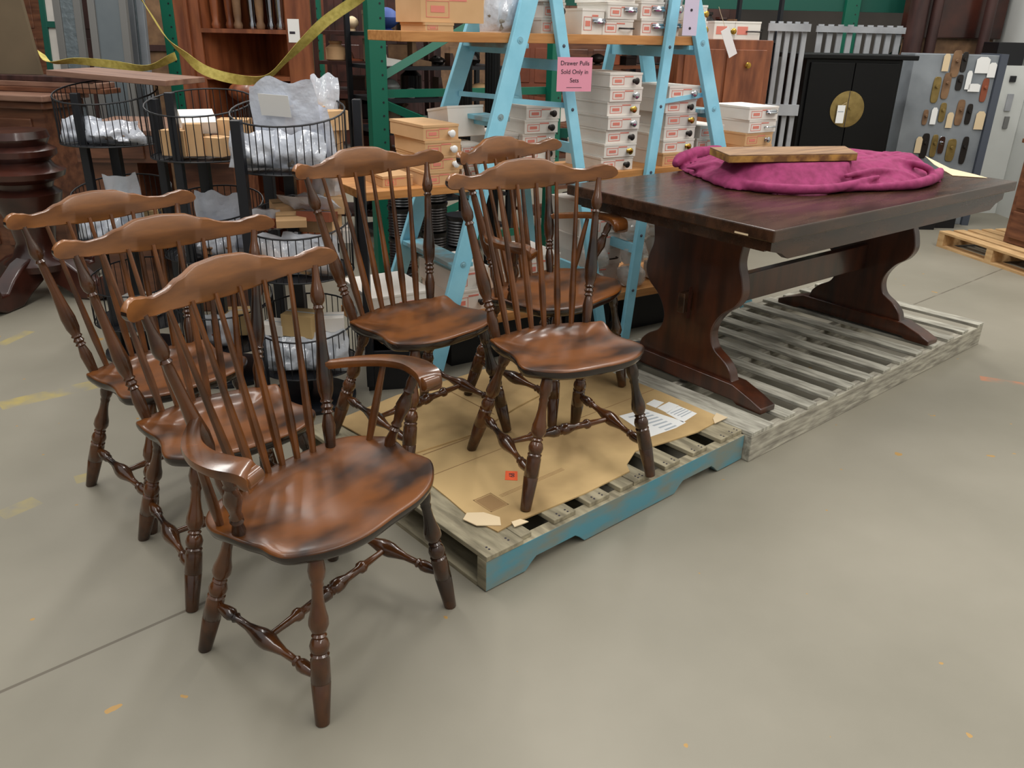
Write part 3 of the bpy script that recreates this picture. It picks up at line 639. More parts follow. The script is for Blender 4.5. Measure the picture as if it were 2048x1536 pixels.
s2 = thing('paper_tag', 'pale lilac paper strip with two dark dots hanging on the right blue ladder', 'tag', (c.x, c.y, c.z), LA + R(-14))
M['lilac'] = mat('lilac_paper', (214, 204, 226), .7)
MB().box((0, 0, 0), (.072, .0015, .17)).build('paper', 'lilac', s2, smooth=0)
MB().lathe((0, -.002, .02), (0, -.0007, .02), [(0, .006), (1, .006)], 10).lathe((0, -.002, -.055), (0, -.0007, -.055), [(0, .006), (1, .006)], 10).build('dots', 'ink', s2, smooth=0)
c = facing(1458, 85, -.03, 0, 0)
s3 = thing('price_tag', 'white price tag hanging askew from the right blue ladder', 'tag', (c.x, c.y, c.z), LA - R(14))
MB().box((0, 0, 0), (.045, .0015, .13), m=Matrix.Rotation(R(-28), 3, 'Y')).build('paper', 'paper', s3, smooth=0)
MB().tube([(-.03, 0, .065), (-.06, 0, .12), (-.075, 0, .15)], .0012, 4).build('string', 'cream', s3)

# ------------------------------------------------------------------ knob boxes on the planks
BG_ = 'knob sample boxes on the planks'
def pull(kind, parent, x, y, z, k=1.0):
    m = MB()
    if kind in ('chrome knob', 'brass knob', 'dark knob', 'white knob'):
        m.lathe((x, y, z), (x, y - .026 * k, z), [(0, .010 * k), (.1, .010 * k), (.25, .005 * k), (.5, .006 * k), (.65, .014 * k), (.82, .0155 * k), (.95, .011 * k), (1, .004 * k)], 12)
    elif kind in ('chrome cup pull', 'brass cup pull'):
        for i in range(9):
            pass
        pts = [(x + .034 * k * math.cos(a), y - .004 - .014 * k * math.sin(a), z + .006) for a in [math.pi * i / 10 for i in range(11)]]
        m.tube(pts, .006 * k, 6); m.tube([(p[0], p[1] * .6 + y * .4, p[2] + .010) for p in pts], .006 * k, 6)
    else:
        pts = [(x - .036 * k, y, z), (x - .036 * k, y - .014, z), (x - .024 * k, y - .021, z), (x + .024 * k, y - .021, z), (x + .036 * k, y - .014, z), (x + .036 * k, y, z)]
        m.tube(pts, .0042 * k, 6)
    mt = {'chrome': 'chrome', 'brass': 'brasspol', 'dark': 'darkmetal', 'white': 'ceramic'}[kind.split()[0]]
    return m.build(kind.split(' ', 1)[1].replace(' ', '_'), mt, parent)
COL = {'white': 'white', 'grey-white': 'offwhite', 'tan': 'tan'}
def kbox(s, o, z, ws, wd, h, col, kind, label, group=BG_, rz=0, print_=True, lid=True, cat='box', x_pull=.55):
    r = thing('sample_box', label, cat, SH(s, o, z), LA + rz, group)
    c = COL[col]
    if lid:
        MB().bx(-ws / 2, ws / 2, 0, wd, 0, h - .0105).build('box_base', c, r, smooth=0)
        MB().bx(-ws / 2 - .002, ws / 2 + .002, -.002, wd + .002, h - .0105 + .0002 - .018 * 0, h - .0008).build('lid', c, r, smooth=0)
    else: MB().bx(-ws / 2, ws / 2, 0, wd, 0, h - .0008).build('box_base', c, r, smooth=0)
    if print_:
        w_, q = ws * .36, h * .52; m = MB(); x0, z0 = -ws * .42, h * .16; t = .0022
        m.bx(x0, x0 + w_, -.0012, 0, z0, z0 + t).bx(x0, x0 + w_, -.0012, 0, z0 + q - t, z0 + q).bx(x0, x0 + t, -.0012, 0, z0, z0 + q).bx(x0 + w_ - t, x0 + w_, -.0012, 0, z0, z0 + q)
        m.bx(x0 + w_ * .2, x0 + w_ * .8, -.0012, 0, z0 + q * .3, z0 + q * .7)
        m.bx(-ws * .05, ws * .22, -.0012, 0, h * .68, h * .76)
        m.build('label_print', 'tagred', r, smooth=0)
    if kind: pull(kind, r, ws * (x_pull - .30), -.0015, h * .42)
    return r
ORD = ['bottom', 'second', 'third', 'fourth', 'fifth', 'sixth', 'seventh', 'eighth']
def s_at(u, v, o): p = facing(u, v, o, 0, 0) - LO; return p.dot(LD), p.z
def stack(u0, u1, v, o, z, n, h, col, kinds, where, wd=.27, jit=.012, hs=None, cols=None, z_up=None):
    s0, _ = s_at(u0, v, o); s1, _ = s_at(u1, v, o); ws = s1 - s0; zz = z
    for i in range(n):
        hh = hs[i] if hs else h; k = kinds[i % len(kinds)]; c_ = cols[i % len(cols)] if cols else col
        pos = (ORD[i] + (' up' if 0 < i < n - 1 else '')) if i < n - 1 or n == 1 else 'topmost'
        lb_ = f"{c_} box" + (f" with {k}" if k else '') + (f", {pos}, {where}" if n > 1 else f", {where}")
        kbox((s0 + s1) / 2 + rnd.uniform(-jit, jit), o + rnd.uniform(-jit, jit) * .8, zz, ws, wd, hh, c_, k, lb_, rz=rnd.uniform(-.04, .04)); zz += hh
    return zz
zm, zt_, zl = .833, 1.4275, .2405
CK, BK, DK, WK, CC, BC, CH, DH = 'chrome knob', 'brass knob', 'dark knob', 'white knob', 'chrome cup pull', 'brass cup pull', 'chrome handle', 'dark handle'
stack(852, 922, 330, .09, zm, 4, .061, 'tan', [WK], 'tan stack left of the left ladder', wd=.30)
stack(762, 822, 345, .14, zm, 1, .045, 'tan', [None], 'low one at the left end of the middle plank')
stack(926, 968, 345, .16, zm, 3, .050, 'white', [BK, CK], 'short stack beside the tan stack')
stack(1048, 1112, 330, .20, zm, 5, .059, 'white', [CC, DK, CK, DK, DK], 'stack inside the left ladder')
stack(1000, 1034, 330, .24, zm, 3, .058, 'grey-white', [CK, DK, BK], 'low stack hidden by the left ladder rail')
stack(1207, 1268, 320, .10, zm, 7, .0625, 'white', [DK, BK, DK, CK, BK, CK, DK], 'tall stack beside the pink sign', wd=.30)
stack(1326, 1386, 320, .11, zm, 6, .0625, 'white', [BK, BK, DK, BK, DK, CK], 'stack behind the right ladder', wd=.30, cols=['tan', 'white', 'white', 'grey-white', 'white', 'white'])
stack(1291, 1311, 320, .20, zm, 2, .075, 'white', [CK], 'pair between the two tall stacks')
stack(1395, 1440, 300, .13, zm, 3, .060, 'grey-white', [CK, BK, None], 'small stack inside the right ladder')
stack(1490, 1545, 290, .12, zm, 4, .066, 'white', [BK, CK, CH, CC], 'stack right of the right ladder', cols=['tan', 'tan', 'white', 'white'])
r_ = kbox(s_at(945, 270, .2)[0] + .01, .26, zm + .172, .19, .16, .13, 'white', None, 'large plain white box tilted on top of the boxes behind the left ladder', rz=.1, print_=False)
r_.rotation_euler = (R(-9), 0, LA + .1)
# top plank
s0, _ = s_at(842, 60, .12)
stack(850, 905, 60, .125, zt_, 1, .032, 'tan', [None], 'thin box under the big tan box on the top plank', wd=.24)
stack(845, 968, 50, .13, zt_ + .032, 1, .115, 'tan', [None], 'big one at the left end of the top plank', wd=.25)
stack(1085, 1128, 60, .14, zt_, 3, .062, 'grey-white', [DK], 'top plank inside the left ladder', wd=.2)
stack(1160, 1205, 60, .125, zt_, 1, .105, 'white', [CC], 'tall one on the top plank beside the left ladder', wd=.2)
stack(1210, 1270, 60, .125, zt_, 3, .066, 'white', [DH, CC, CH], 'middle stack of the top plank', wd=.22)
stack(1279, 1324, 60, .125, zt_, 3, .072, 'white', [CC, CC, CK], 'top plank left of the lilac paper', wd=.2)
stack(1327, 1360, 60, .13, zt_, 2, .08, 'grey-white', [CC, CK], 'top plank behind the lilac paper', wd=.2)
stack(1384, 1412, 66, .14, zt_, 2, .07, 'white', [BK], 'right end of the top plank', wd=.18)
stack(1000, 1045, 55, .235, zt_, 2, .07, 'white', [BC, CC], 'pair on the top plank behind the bag', wd=.18)
# lowest plank
stack(1150, 1238, 560, .235, zl, 5, .085, 'grey-white', [None, DH, None, CC, None], 'lowest plank stack beside the right ladder', wd=.24)
stack(1045, 1120, 560, .12, zl, 2, .11, 'white', [CK, BK], 'lowest plank pair behind the armchair', wd=.3)
stack(900, 975, 590, .14, zl, 2, .10, 'white', [DK, CK], 'lowest plank pair behind the left ladder', wd=.3)
stack(745, 865, 600, .08, zl, 1, .15, 'white', [None], 'long low one at the left end of the lowest plank', wd=.34)

# clear packs
def pack(p, w, d, h, rz, label, group='clear packs of drawer pulls', hw='brasspol'):
    r = thing('clear_pack', label, 'package', p, rz, group)
    m = MB().blob((0, 0, h / 2), (w * .58, d * .6, h * .58), seed=rnd.random() * 50, amp=.16, freq=1.6, n=16, mrows=8); m.v = [Vector((max(-w / 2, min(w / 2, v.x)), max(-d / 2, min(d / 2, v.y)), max(0, min(h, v.z)))) for v in m.v]
    m.build('wrapper', 'clam', r, smooth=60)
    MB().bx(-w * .42, w * .42, -d * .1, d * .38, .006, h * .8).build('card', 'offwhite', r, smooth=0)
    for k in (-1, 1):
        x = k * w * .2; q = MB().tube([(x - .026, -d * .1, h * .5), (x - .026, -d * .3, h * .5), (x + .026, -d * .3, h * .5), (x + .026, -d * .1, h * .5)], .005, 6); q.build('pull', hw, r)
    return r
k = 0
for (u, v, o, w_, h_, up) in ((1200, 560, .035, .15, .10, 0), (1280, 565, .04, .14, .10, 0), (1204, 520, .04, .14, .09, 1), (1335, 560, .07, .15, .12, 0), (1335, 520, .08, .15, .12, 1), (1330, 480, .09, .14, .10, 2), (1284, 520, .05, .13, .10, 1), (1284, 480, .06, .13, .09, 2)):
    s, _ = s_at(u, v, o); zz = zl + up * .115 + (.0 if up == 0 else .0)
    pack(SH(s, o + w_ / 2, zz), w_, w_ * .9, .112, LA + rnd.uniform(-.1, .1), 'clear pack of brass pulls on the lowest plank,' + [' lower left one', ' bottom middle one', ' upper left one', ' bottom right one', ' second up on the right', ' topmost on the right', ' second up behind the ladder rail', ' topmost behind the ladder rail'][k]); k += 1

# ------------------------------------------------------------------ plastic bags
def bag(p, w, h, t, rz, tilt, label, group=None, m='bag', seed=0, paper=False, content=None, cname='contents'):
    r = thing('plastic_bag', label, 'bag', p, rz, group)
    T = Matrix.Rotation(tilt, 3, 'X'); nu, nv = 14, 12
    mb = MB(); rowsF = []; 
    def pt(u, v, s):
        sh = max(0, 1 - u * u) ** .5 * math.sin(math.pi * min(1, v * .93 + .03)) ** .6 * (1 - .75 * v ** 2)
        x = u * w / 2 * (1 - .16 * v + .12 * noise.noise(Vector((u * 2 + seed, v * 2, s)))); z_ = v * h * (1 + .18 * noise.noise(Vector((u * 1.6 + seed * 3, 1, 2))))
        y = s * t / 2 * sh * (1 + .8 * noise.noise(Vector((u * 3.3, v * 3.3 + seed, s * 2)))) + .06 * h * noise.noise(Vector((u * 1.2, v * 2, seed + 5))) * v
        return T @ Vector((x, y, z_))
    n = 2 * nu
    for j in range(nv + 1):
        v = j / nv; row = [pt(-1 + 2 * i / nu, v, -1) for i in range(nu)] + [pt(1 - 2 * i / nu, v, 1) for i in range(nu)]
        rowsF.append(mb.ring(row))
    for a, b in zip(rowsF, rowsF[1:]): mb.skin(a, b, n)
    mb.build('film', m, r, smooth=55)
    if paper:
        q = MB(); q.v = [T @ Vector((x, -t * .5 - .004, z_)) for x, z_ in ((-w * .28, h * .58), (w * .12, h * .56), (w * .12, h * .84), (-w * .28, h * .86))]; q.f = [(0, 1, 2, 3)]
        ob = q.build('paper_label', 'paper', r, smooth=0); so_ = ob.modifiers.new('solid', 'SOLIDIFY'); so_.thickness = .001
    if content: MB().blob(T @ Vector((0, 0, h * .3)), (w * .36, t * .3, h * .26), seed=seed, amp=.4, freq=4).build(cname, content, r)
    return r

# ------------------------------------------------------------------ wire basket racks
def basket(parent, c, r, z0, z1, slope, nw=46):
    m = MB()
    def rim(rr, zf): return [(c[0] + rr * math.cos(a), c[1] + rr * math.sin(a), zf(math.sin(a))) for a in [2 * math.pi * i / 28 for i in range(28)]]
    top = lambda s: z1 + slope * (s + 1) / 2
    m.tube(rim(r, top), .0035, 6, True); m.tube(rim(r, lambda s: z0), .0035, 6, True); pass
    o = m.build('basket', 'blackwire', parent)
    wm = MB()
    for i in range(nw):
        a = 2 * math.pi * i / nw; x, y = c[0] + r * math.cos(a), c[1] + r * math.sin(a); wm.tube([(x, y, z0), (x, y, top(math.sin(a)))], .0019, 4)
    for i in range(-5, 6):
        x = r * i / 6; yy = math.sqrt(max(r * r - x * x, 0)); wm.tube([(c[0] + x, c[1] - yy, z0), (c[0] + x, c[1] + yy, z0)], .0014, 4)
    wm.build('wires', 'blackwire', o, smooth=0)
    MB().lathe((c[0], c[1], z0 - .004), (c[0], c[1], z0 + .0005), [(0, r * .97), (1, r * .97)], 24).build('basket_floor', 'blackwire', o, smooth=30)
    return o
def col_post(parent, p, z1, w_=.032): MB().bx(p[0] - w_ / 2, p[0] + w_ / 2, p[1] - w_ / 2, p[1] + w_ / 2, 0.02, z1).build('post', 'black', parent, smooth=0, bevel=.003)
RB = .205
cP = at_y(578, 250, 3.13); cQ = at_y(404, 250, 3.38); cR = at_y(222, 250, 3.62)
rk = thing('basket_rack', 'black display rack with two columns of round wire baskets, behind the two middle chairs', 'display rack', (0, 0, 0), 0)
for c_ in (cP, cQ):
    for (z0, z1) in ((.95, 1.115), (.555, .72), (.165, .32)): basket(rk, (c_.x, c_.y), RB, z0, z1, .075)
    MB().lathe((c_.x, c_.y, 0), (c_.x, c_.y, .03), [(0, RB * .9), (.6, RB * .9), (1, RB * .8)], 24).build('base', 'black', rk)
    col_post(rk, (c_.x - .02, c_.y + .02), .95, .04)
pa = at_y(472, 243, 2.93); col_post(rk, (pa.x, pa.y), 1.135, .036)
pb_ = at_y(713, 195, 3.22); col_post(rk, (pb_.x, pb_.y), 1.19)
pc_ = at_y(522, 190, 3.36); col_post(rk, (pc_.x, pc_.y), 1.22, .04)
pd_ = at_y(341, 206, 3.20); col_post(rk, (pd_.x, pd_.y), 1.20)
rk2 = thing('basket_rack', 'black round wire basket rack furthest left, in front of the long brown desk', 'display rack', (0, 0, 0), 0)
for (z0, z1) in ((.965, 1.13), (.56, .72), (.17, .33)): basket(rk2, (cR.x, cR.y), RB, z0, z1, .075)
MB().lathe((cR.x, cR.y, 0), (cR.x, cR.y, .03), [(0, RB * .9), (.6, RB * .9), (1, RB * .8)], 24).build('base', 'black', rk2)
for (u, v, Y) in ((149, 186, 3.5), (306, 197, 3.42)): p_ = at_y(u, v, Y); col_post(rk2, (p_.x, p_.y), p_.z)
col_post(rk2, (cR.x, cR.y), .96, .04)

COLN = [('right-hand basket column', cP), ('middle basket column', cQ), ('left basket rack', cR)]
TN = [('top basket', .965), ('second basket', .568), ('lowest basket', .178)]
# big front bags, top right basket
def atc(c_, dx, dy, z_): return (c_.x + dx, c_.y + dy, z_)
bag(atc(cP, .02, -.06, 1.00), .27, .27, .05, R(-6), R(14), 'clear zip bag with a white printed label standing up in the top right wire basket', m='bagwhite', seed=3, paper=True)
bag(atc(cP, .115, -.02, .97), .19, .22, .08, R(-30), R(12), 'milky plastic bag leaning on the right side of the top right wire basket', m='bagwhite', seed=9)
bag(atc(cP, -.09, -.10, .962), .22, .13, .12, R(10), R(4), 'bulging clear bag of metal fittings at the front left of the top right wire basket', m='bagwhite', seed=5, content='knobs')
bag(atc(cP, .06, -.12, .962), .22, .13, .10, R(-8), R(-4), 'bulging clear bag pressed against the front wires of the top right basket', m='bagwhite', seed=15, content='knobs')
bag(atc(cQ, .05, -.02, .575), .22, .24, .05, R(8), R(10), 'pointed clear bag sticking up from the second basket of the middle column', m='bagwhite', seed=22)
bag(atc(cQ, .00, -.11, .562), .26, .12, .10, R(0), R(4), 'flat milky bag lying over the front of the second basket in the middle column', m='bagwhite', seed=27, content='rust')
bag(atc(cR, .03, -.05, .575), .16, .26, .05, R(14), R(8), 'tall clear bag standing up from the second basket of the left rack', m='bag', seed=31)
bag(atc(cR, -.06, -.11, .562), .22, .12, .10, R(0), R(4), 'low clear bag in the second basket of the left rack', m='bagwhite', seed=37)
bag(atc(cR, .06, -.11, .972), .26, .09, .12, R(0), R(2), 'low milky bag of hinges lying in the top basket of the left rack', m='bagwhite', seed=41, content='rust')
bag(atc(cR, -.08, -.08, .972), .18, .10, .10, R(20), R(2), 'small crumpled clear bag in the left side of the top basket of the left rack', m='bagwhite', seed=43)
bag(atc(cP, -.07, -.10, .562), .22, .15, .10, R(5), R(-6), 'clear bag with copper-coloured fittings at the left of the second right basket', m='bag', seed=51, content='tan')
bag(atc(cP, .07, -.09, .562), .24, .16, .10, R(-5), R(4), 'clear bag with tan packets at the right of the second right basket', m='bag', seed=53, content='tan')
bag(atc(cP, .02, -.02, .63), .26, .10, .09, R(-15), R(50), 'flat clear bag lying on top of the heap in the second right basket', m='bagwhite', seed=57)
bag(atc(cP, -.05, -.11, .172), .24, .14, .12, R(5), R(0), 'silvery clear bag of hardware at the left of the lowest right basket', m='bag', seed=61, content='steel')
bag(atc(cP, .08, -.09, .172), .24, .16, .12, R(-8), R(0), 'silvery clear bag of hardware at the right of the lowest right basket', m='bag', seed=63, content='stone')
bag(atc(cQ, -.02, -.11, .172), .22, .14, .10, R(0), R(0), 'clear bag with copper fittings in the lowest basket of the middle column', m='bag', seed=67, content='redbrown')
bag(atc(cP, .10, .14, 1.10), .13, .17, .06, R(-10), R(-8), 'crinkled clear bag standing behind the tan boxes at the back of the top right basket', m='bag', seed=71)
def sbox(c_, dx, dy, z_, d, rz, label, m='tan', tilt=0, group='small boxes in the wire baskets'):
    r = thing('small_box', label, 'box', atc(c_, dx, dy, z_), rz, group); r.rotation_euler = (tilt, 0, rz)
    MB().bx(-d[0] / 2, d[0] / 2, -d[1] / 2, d[1] / 2, 0, d[2]).build('body', m, r, smooth=0, bevel=.001)
    MB().bx(-d[0] / 2, d[0] / 2, -.004, .004, d[2] + .0002, d[2] + .0008).build('tape_seam', 'carddark' if m == 'tan' else 'greyink', r, smooth=0)
    return r
sbox(cP, .04, .10, 1.09, (.13, .09, .07), R(-12), 'tan carton standing above the rim at the back of the top right wire basket')
sbox(cP, .15, .07, 1.08, (.09, .07, .07), R(35), 'small tan carton turned cornerwise at the right back of the top right basket')
sbox(cP, .06, .11, 1.03, (.22, .10, .058), R(-6), 'flat tan carton under the two others at the back of the top right basket')
sbox(cP, .09, .10, .97, (.16, .09, .058), R(6), 'tan carton at the bottom back of the top right basket')
sbox(cQ, -.06, -.11, .965, (.10, .08, .095), R(-10), 'tan carton with white side in the top basket of the middle column')
sbox(cQ, .01, -.12, .965, (.06, .05, .12), R(15), 'upright tan carton in the middle of the top basket, middle column')
sbox(cQ, .09, -.10, .965, (.09, .08, .07), R(-20), 'small carton at the right of the top basket, middle column')
sbox(cQ, -.01, -.02, 1.06, (.13, .10, .05), R(28), 'white carton tipped up over the top basket of the middle column', m='white', tilt=R(25))
sbox(cQ, .12, .03, 1.03, (.12, .10, .06), R(8), 'larger tan carton at the back right of the top basket, middle column')
sbox(cQ, -.07, .06, .97, (.12, .10, .07), R(8), 'tan carton at the back of the top basket, middle column')
sbox(cP, .07, .06, .70, (.15, .10, .06), R(-10), 'tan carton at the back of the second right basket', m='tan')
sbox(cP, .15, .06, .66, (.08, .10, .05), R(10), 'small pale carton at the right back of the second right basket', m='white')
sbox(cP, -.10, -.02, .58, (.12, .10, .07), R(10), 'small tan carton under the bags of the second right basket')
sbox(cP, .00, -.05, .305, (.13, .10, .09), R(-14), 'olive-tan carton standing on the bags of the lowest right basket', m='card')
sbox(cP, -.11, -.03, .30, (.10, .09, .045), R(-14), 'small white-topped carton left of the olive one in the lowest right basket', m='white')
sbox(cP, .12, -.02, .29, (.08, .08, .085), R(10), 'pale carton right of the olive one in the lowest right basket', m='white')
sbox(cQ, .06, .05, .18, (.14, .11, .10), R(10), 'brown carton in the lowest basket of the middle column', m='card')
sbox(cR, .05, .06, .565, (.14, .11, .10), R(10), 'brown carton in the second basket of the left rack', m='card')
sbox(cR, .00, .0, .178, (.14, .11, .10), R(-10), 'white carton in the lowest basket of the left rack', m='white')

# ------------------------------------------------------------------ left: desks, pedestal, board
p0 = at_y(165, 300, 4.15); p1 = at_y(445, 300, 4.15)
dk = thing('writing_desk', 'long brown wooden desk standing behind the wire baskets', 'desk', ((p0.x + p1.x) / 2, 4.15, 0), R(4))
hw = (p1.x - p0.x) / 2 + .02
MB().bx(-hw - .03, hw + .03, -.03, .62, .925, .955).build('desk_top', 'desklight', dk, smooth=0, bevel=.004)
MB().bx(-hw, hw, 0, .59, .795, .925).build('desk_apron', 'deskwood', dk, smooth=0)
for x_ in (-hw, hw - .26): MB().bx(x_, x_ + .26, .06, .56, .0, .795).build('pedestal', 'deskwood', dk, smooth=0)
for i in range(2): MB().bx(-hw + .04 + i * hw, -.04 + i * hw, -.012, 0, .815, .905).build('drawer', 'deskwood', dk, smooth=0, bevel=.003)
pq = at_y(70, 250, 4.62)
d2 = thing('old_counter', 'brown counter with a moulded edge at the left border of the photo', 'counter', (pq.x - .75, 5.05, 0), R(-10))
MB().bx(-.75, .65, 0, .42, 1.0, 1.035).build('counter_top', 'desklight', d2, smooth=0, bevel=.006)
MB().bx(-.72, .62, .03, .40, .955, 1.0).build('moulding', 'deskwood', d2, smooth=0, bevel=.01)
MB().bx(-.68, .58, .07, .38, .0, .955).build('cabinet_body', 'deskwood', d2, smooth=0)
for x_ in (-.66, -.26, .14): MB().bx(x_ + .03, x_ + .36, .055, .07, .12, .90).build('panel', 'deskwood', d2, smooth=0, bevel=.006)
pj = at_y(112, 214, 4.4)
ys = MB().box((0, 0, 0), (.24, .045, .012)).build('yellow_stick', 'cream', None, smooth=0); ys.location = (pj.x - .3, 5.22, 1.042); tag(ys, 'short pale yellow stick lying on the brown counter top', 'stick')
# board lying across the left rack
b0, b1 = at_y(122, 160, 3.62), at_y(345, 186, 3.50)
bo = MB().beam((b0.x, 3.72, b0.z + .03), (b1.x, 3.66, b1.z + .035), .34, .022, side=(0, 1, 0)).build('loose_board', 'desklight', None, smooth=0, bevel=.002); tag(bo, 'reddish brown wooden board laid across the top of the left basket rack', 'board')
# stacked mouldings on the counter
for i in range(3):
    q = at_y(-10, 168 + i * 9, 4.9 - i * .12)
    m_ = MB().box((0, 0, 0), (1.5, .16, .030)).build('casing_board', ['columnwood', 'desklight', 'deskwood'][i], None, smooth=0, bevel=.004)
    m_.location = (-3.25 + i * .03, 5.34 - i * .012, 1.0515 + (2 - i) * .031); m_.rotation_euler = (0, 0, R(-10 + i)); tag(m_, ['dark brown', 'pale worn', 'mid brown'][i] + ' flat wooden casing board in the pile on the brown counter', 'board', 'casing boards on the counter')
# turned pedestal with scroll feet
pp_ = at_z(72, 600)
pd = thing('pedestal_base', 'dark turned table pedestal with scrolled feet at the left edge of the floor', 'table base', (pp_.x, pp_.y + .12, 0), 0)
MB().lathe((0, 0, .16), (0, 0, .90), [(0, .17), (.05, .18), (.10, .13), (.2, .10), (.35, .12), (.5, .17), (.56, .18), (.60, .14), (.64, .15), (.68, .21), (.72, .22), (.75, .17), (.79, .15), (.83, .19), (.87, .19), (.90, .15), (.95, .17), (1, .16)], 24).build('turned_column', 'darkwood', pd, smooth=40)
for i in range(4):
    a = R(-100 + 90 * i); d = Vector((math.cos(a), math.sin(a), 0)); t = Vector((-d.y, d.x, 0))
    pf = [(.05, .10), (.16, .05), (.24, .0), (.36, .0), (.44, .04), (.46, .10), (.42, .15), (.37, .13), (.37, .10), (.33, .10), (.27, .16), (.18, .22), (.05, .26)]
    MB().prism(pf, lambda p, q: d * p + t * .05 + Vector((0, 0, q)), lambda p, q: d * p - t * .05 + Vector((0, 0, q))).build('scroll_foot', 'darkwood', pd, smooth=50, bevel=.012)

# ------------------------------------------------------------------ corner cupboard, panels
cy = 5.0; q0, q1 = at_y(357, 100, cy), at_y(624, 100, cy); cw = q1.x - q0.x
cu = thing('corner_cupboard', 'tall orange-brown wooden corner cupboard with open shelves and a white label', 'cupboard', (q0.x, cy, 0), 0)
X = lambda u: at_y(u, 60, cy).x - q0.x
MB().bx(0, X(402), 0, .03, 0, 2.15).build('left_stile', 'cupboard', cu, smooth=0, bevel=.003)
MB().bx(X(572), cw, 0, .03, 0, 2.15).build('right_stile', 'cupboard', cu, smooth=0, bevel=.003)
MB().bx(X(374), X(382), -.025, 0, .1, 2.1).build('edge_bead', 'cupboard', cu, smooth=0, bevel=.004)
bk = MB(); bk.v = [Vector(p) for p in ((X(402), .03, 0), (cw / 2, .42, 0), (X(572), .03, 0), (X(402), .03, 2.15), (cw / 2, .42, 2.15), (X(572), .03, 2.15))]; bk.f = [(0, 1, 4, 3), (1, 2, 5, 4)]
bko = bk.build('back_boards', 'cupboard', cu, smooth=0); sm_ = bko.modifiers.new('solid', 'SOLIDIFY'); sm_.thickness = .012; sm_.offset = 1
zc = at_y(480, 58, cy).z; zc2 = at_y(480, 152, cy).z
for z_ in (zc, zc2, .80, .45, 1.85):
    MB().prism([(X(402), 0), (X(572), 0), (X(572), .03), (cw / 2, .40), (X(402), .03)], lambda p, q: Vector((p, q, z_ - .022)), lambda p, q: Vector((p, q, z_))).build('shelf', 'cupboard', cu, smooth=0)
cb_ = MB(); cb_.blob((cw / 2, .02, zc2 - .085), (.13, .10, .065), amp=.0); cb_.build('rounded_bracket', 'cupboard', cu)
MB().bx(X(576), X(599), -.002, 0, at_y(588, 85, cy).z, at_y(588, 38, cy).z).build('white_label', 'paper', cu, smooth=0)
MB().bx(X(579), X(590), -.003, -.0022, at_y(588, 68, cy).z, at_y(588, 63, cy).z).build('label_print', 'ink', cu, smooth=0)
for i, (u, mt_) in enumerate(((425, 'cupboard'), (448, 'cupboard'), (470, 'rust'), (494, 'chrome'), (515, 'rust'), (532, 'chrome'), (556, 'chrome'))):
    x_ = X(u) + q0.x; r_ = MB().lathe((x_, cy + .07 + .05 * (i % 2), zc + .0015), (x_, cy + .07 + .05 * (i % 2), zc + .395), [(0, .022), (.05, .026), (.1, .018), (.2, .022), (.5, .026), (.8, .02), (.9, .024), (1, .02)], 12).build('turned_baluster', mt_, None)
    tag(r_, ['first', 'second', 'third', 'fourth', 'fifth', 'sixth', 'seventh'][i] + ' upright turned baluster from the left on the cupboard shelf', 'baluster', 'balusters standing in the cupboard')
# olive panel leaning
a0, a1 = at_y(-60, 158, 5.3), at_y(84, 158, 5.3)
op = MB().prism([(a0.x, 0), (a1.x, 0), (a1.x - .16, .95), (a0.x - .16, .95)], lambda p, q: Vector((p, 5.3 + q * .15, 1.13 + q)), lambda p, q: Vector((p, 5.33 + q * .15, 1.13 + q))).build('flat_panel', 'olive', None, smooth=0)
tag(op, 'plain olive-brown flat panel leaning at the top left corner', 'panel')
def framed(u0, u1, v, Y, label, fr_m, gl_m, h=1.9, lean=.12, rz=0, name='glazed_door', bars=1, z0=0):
    A_, B_ = at_y(u0, v, Y), at_y(u1, v, Y); wd_ = B_.x - A_.x
    r = thing(name, label, 'door' if name != 'picture_mirror' else 'mirror', (A_.x, Y, z0), rz); r.rotation_euler = (-lean, 0, rz)
    f_ = .045
    for x_ in (0, wd_ - f_): MB().bx(x_, x_ + f_, -.02, .02, 0, h).build('stile', fr_m, r, smooth=0, bevel=.003)
    for k_ in range(bars + 2):
        z_ = (h - f_) * k_ / (bars + 1); MB().bx(f_, wd_ - f_, -.018, .018, z_, z_ + f_).build('rail', fr_m, r, smooth=0)
    MB().bx(f_, wd_ - f_, -.004, .004, f_, h - f_).build('pane', gl_m, r, smooth=0)
    return r
framed(96, 150, 90, 5.6, 'narrow grey glazed door leaning beside the olive panel', 'stone', 'glass', rz=R(4))
framed(162, 240, 90, 5.5, 'wide grey framed door leaning left of the yellow strap', 'stone', 'bluegrey', bars=0)
framed(243, 276, 90, 5.7, 'slim grey mirror frame leaning right of the wide grey door', 'steel', 'glass', bars=0)
framed(262, 335, 90, 6.8, 'dim brown door with two panels in the gap left of the cupboard', 'columnwood', 'rust', bars=2)
framed(60, 104, 40, 6.9, 'pale green framed sash in the gap above the counter', 'greendark', 'offwhite', bars=3)

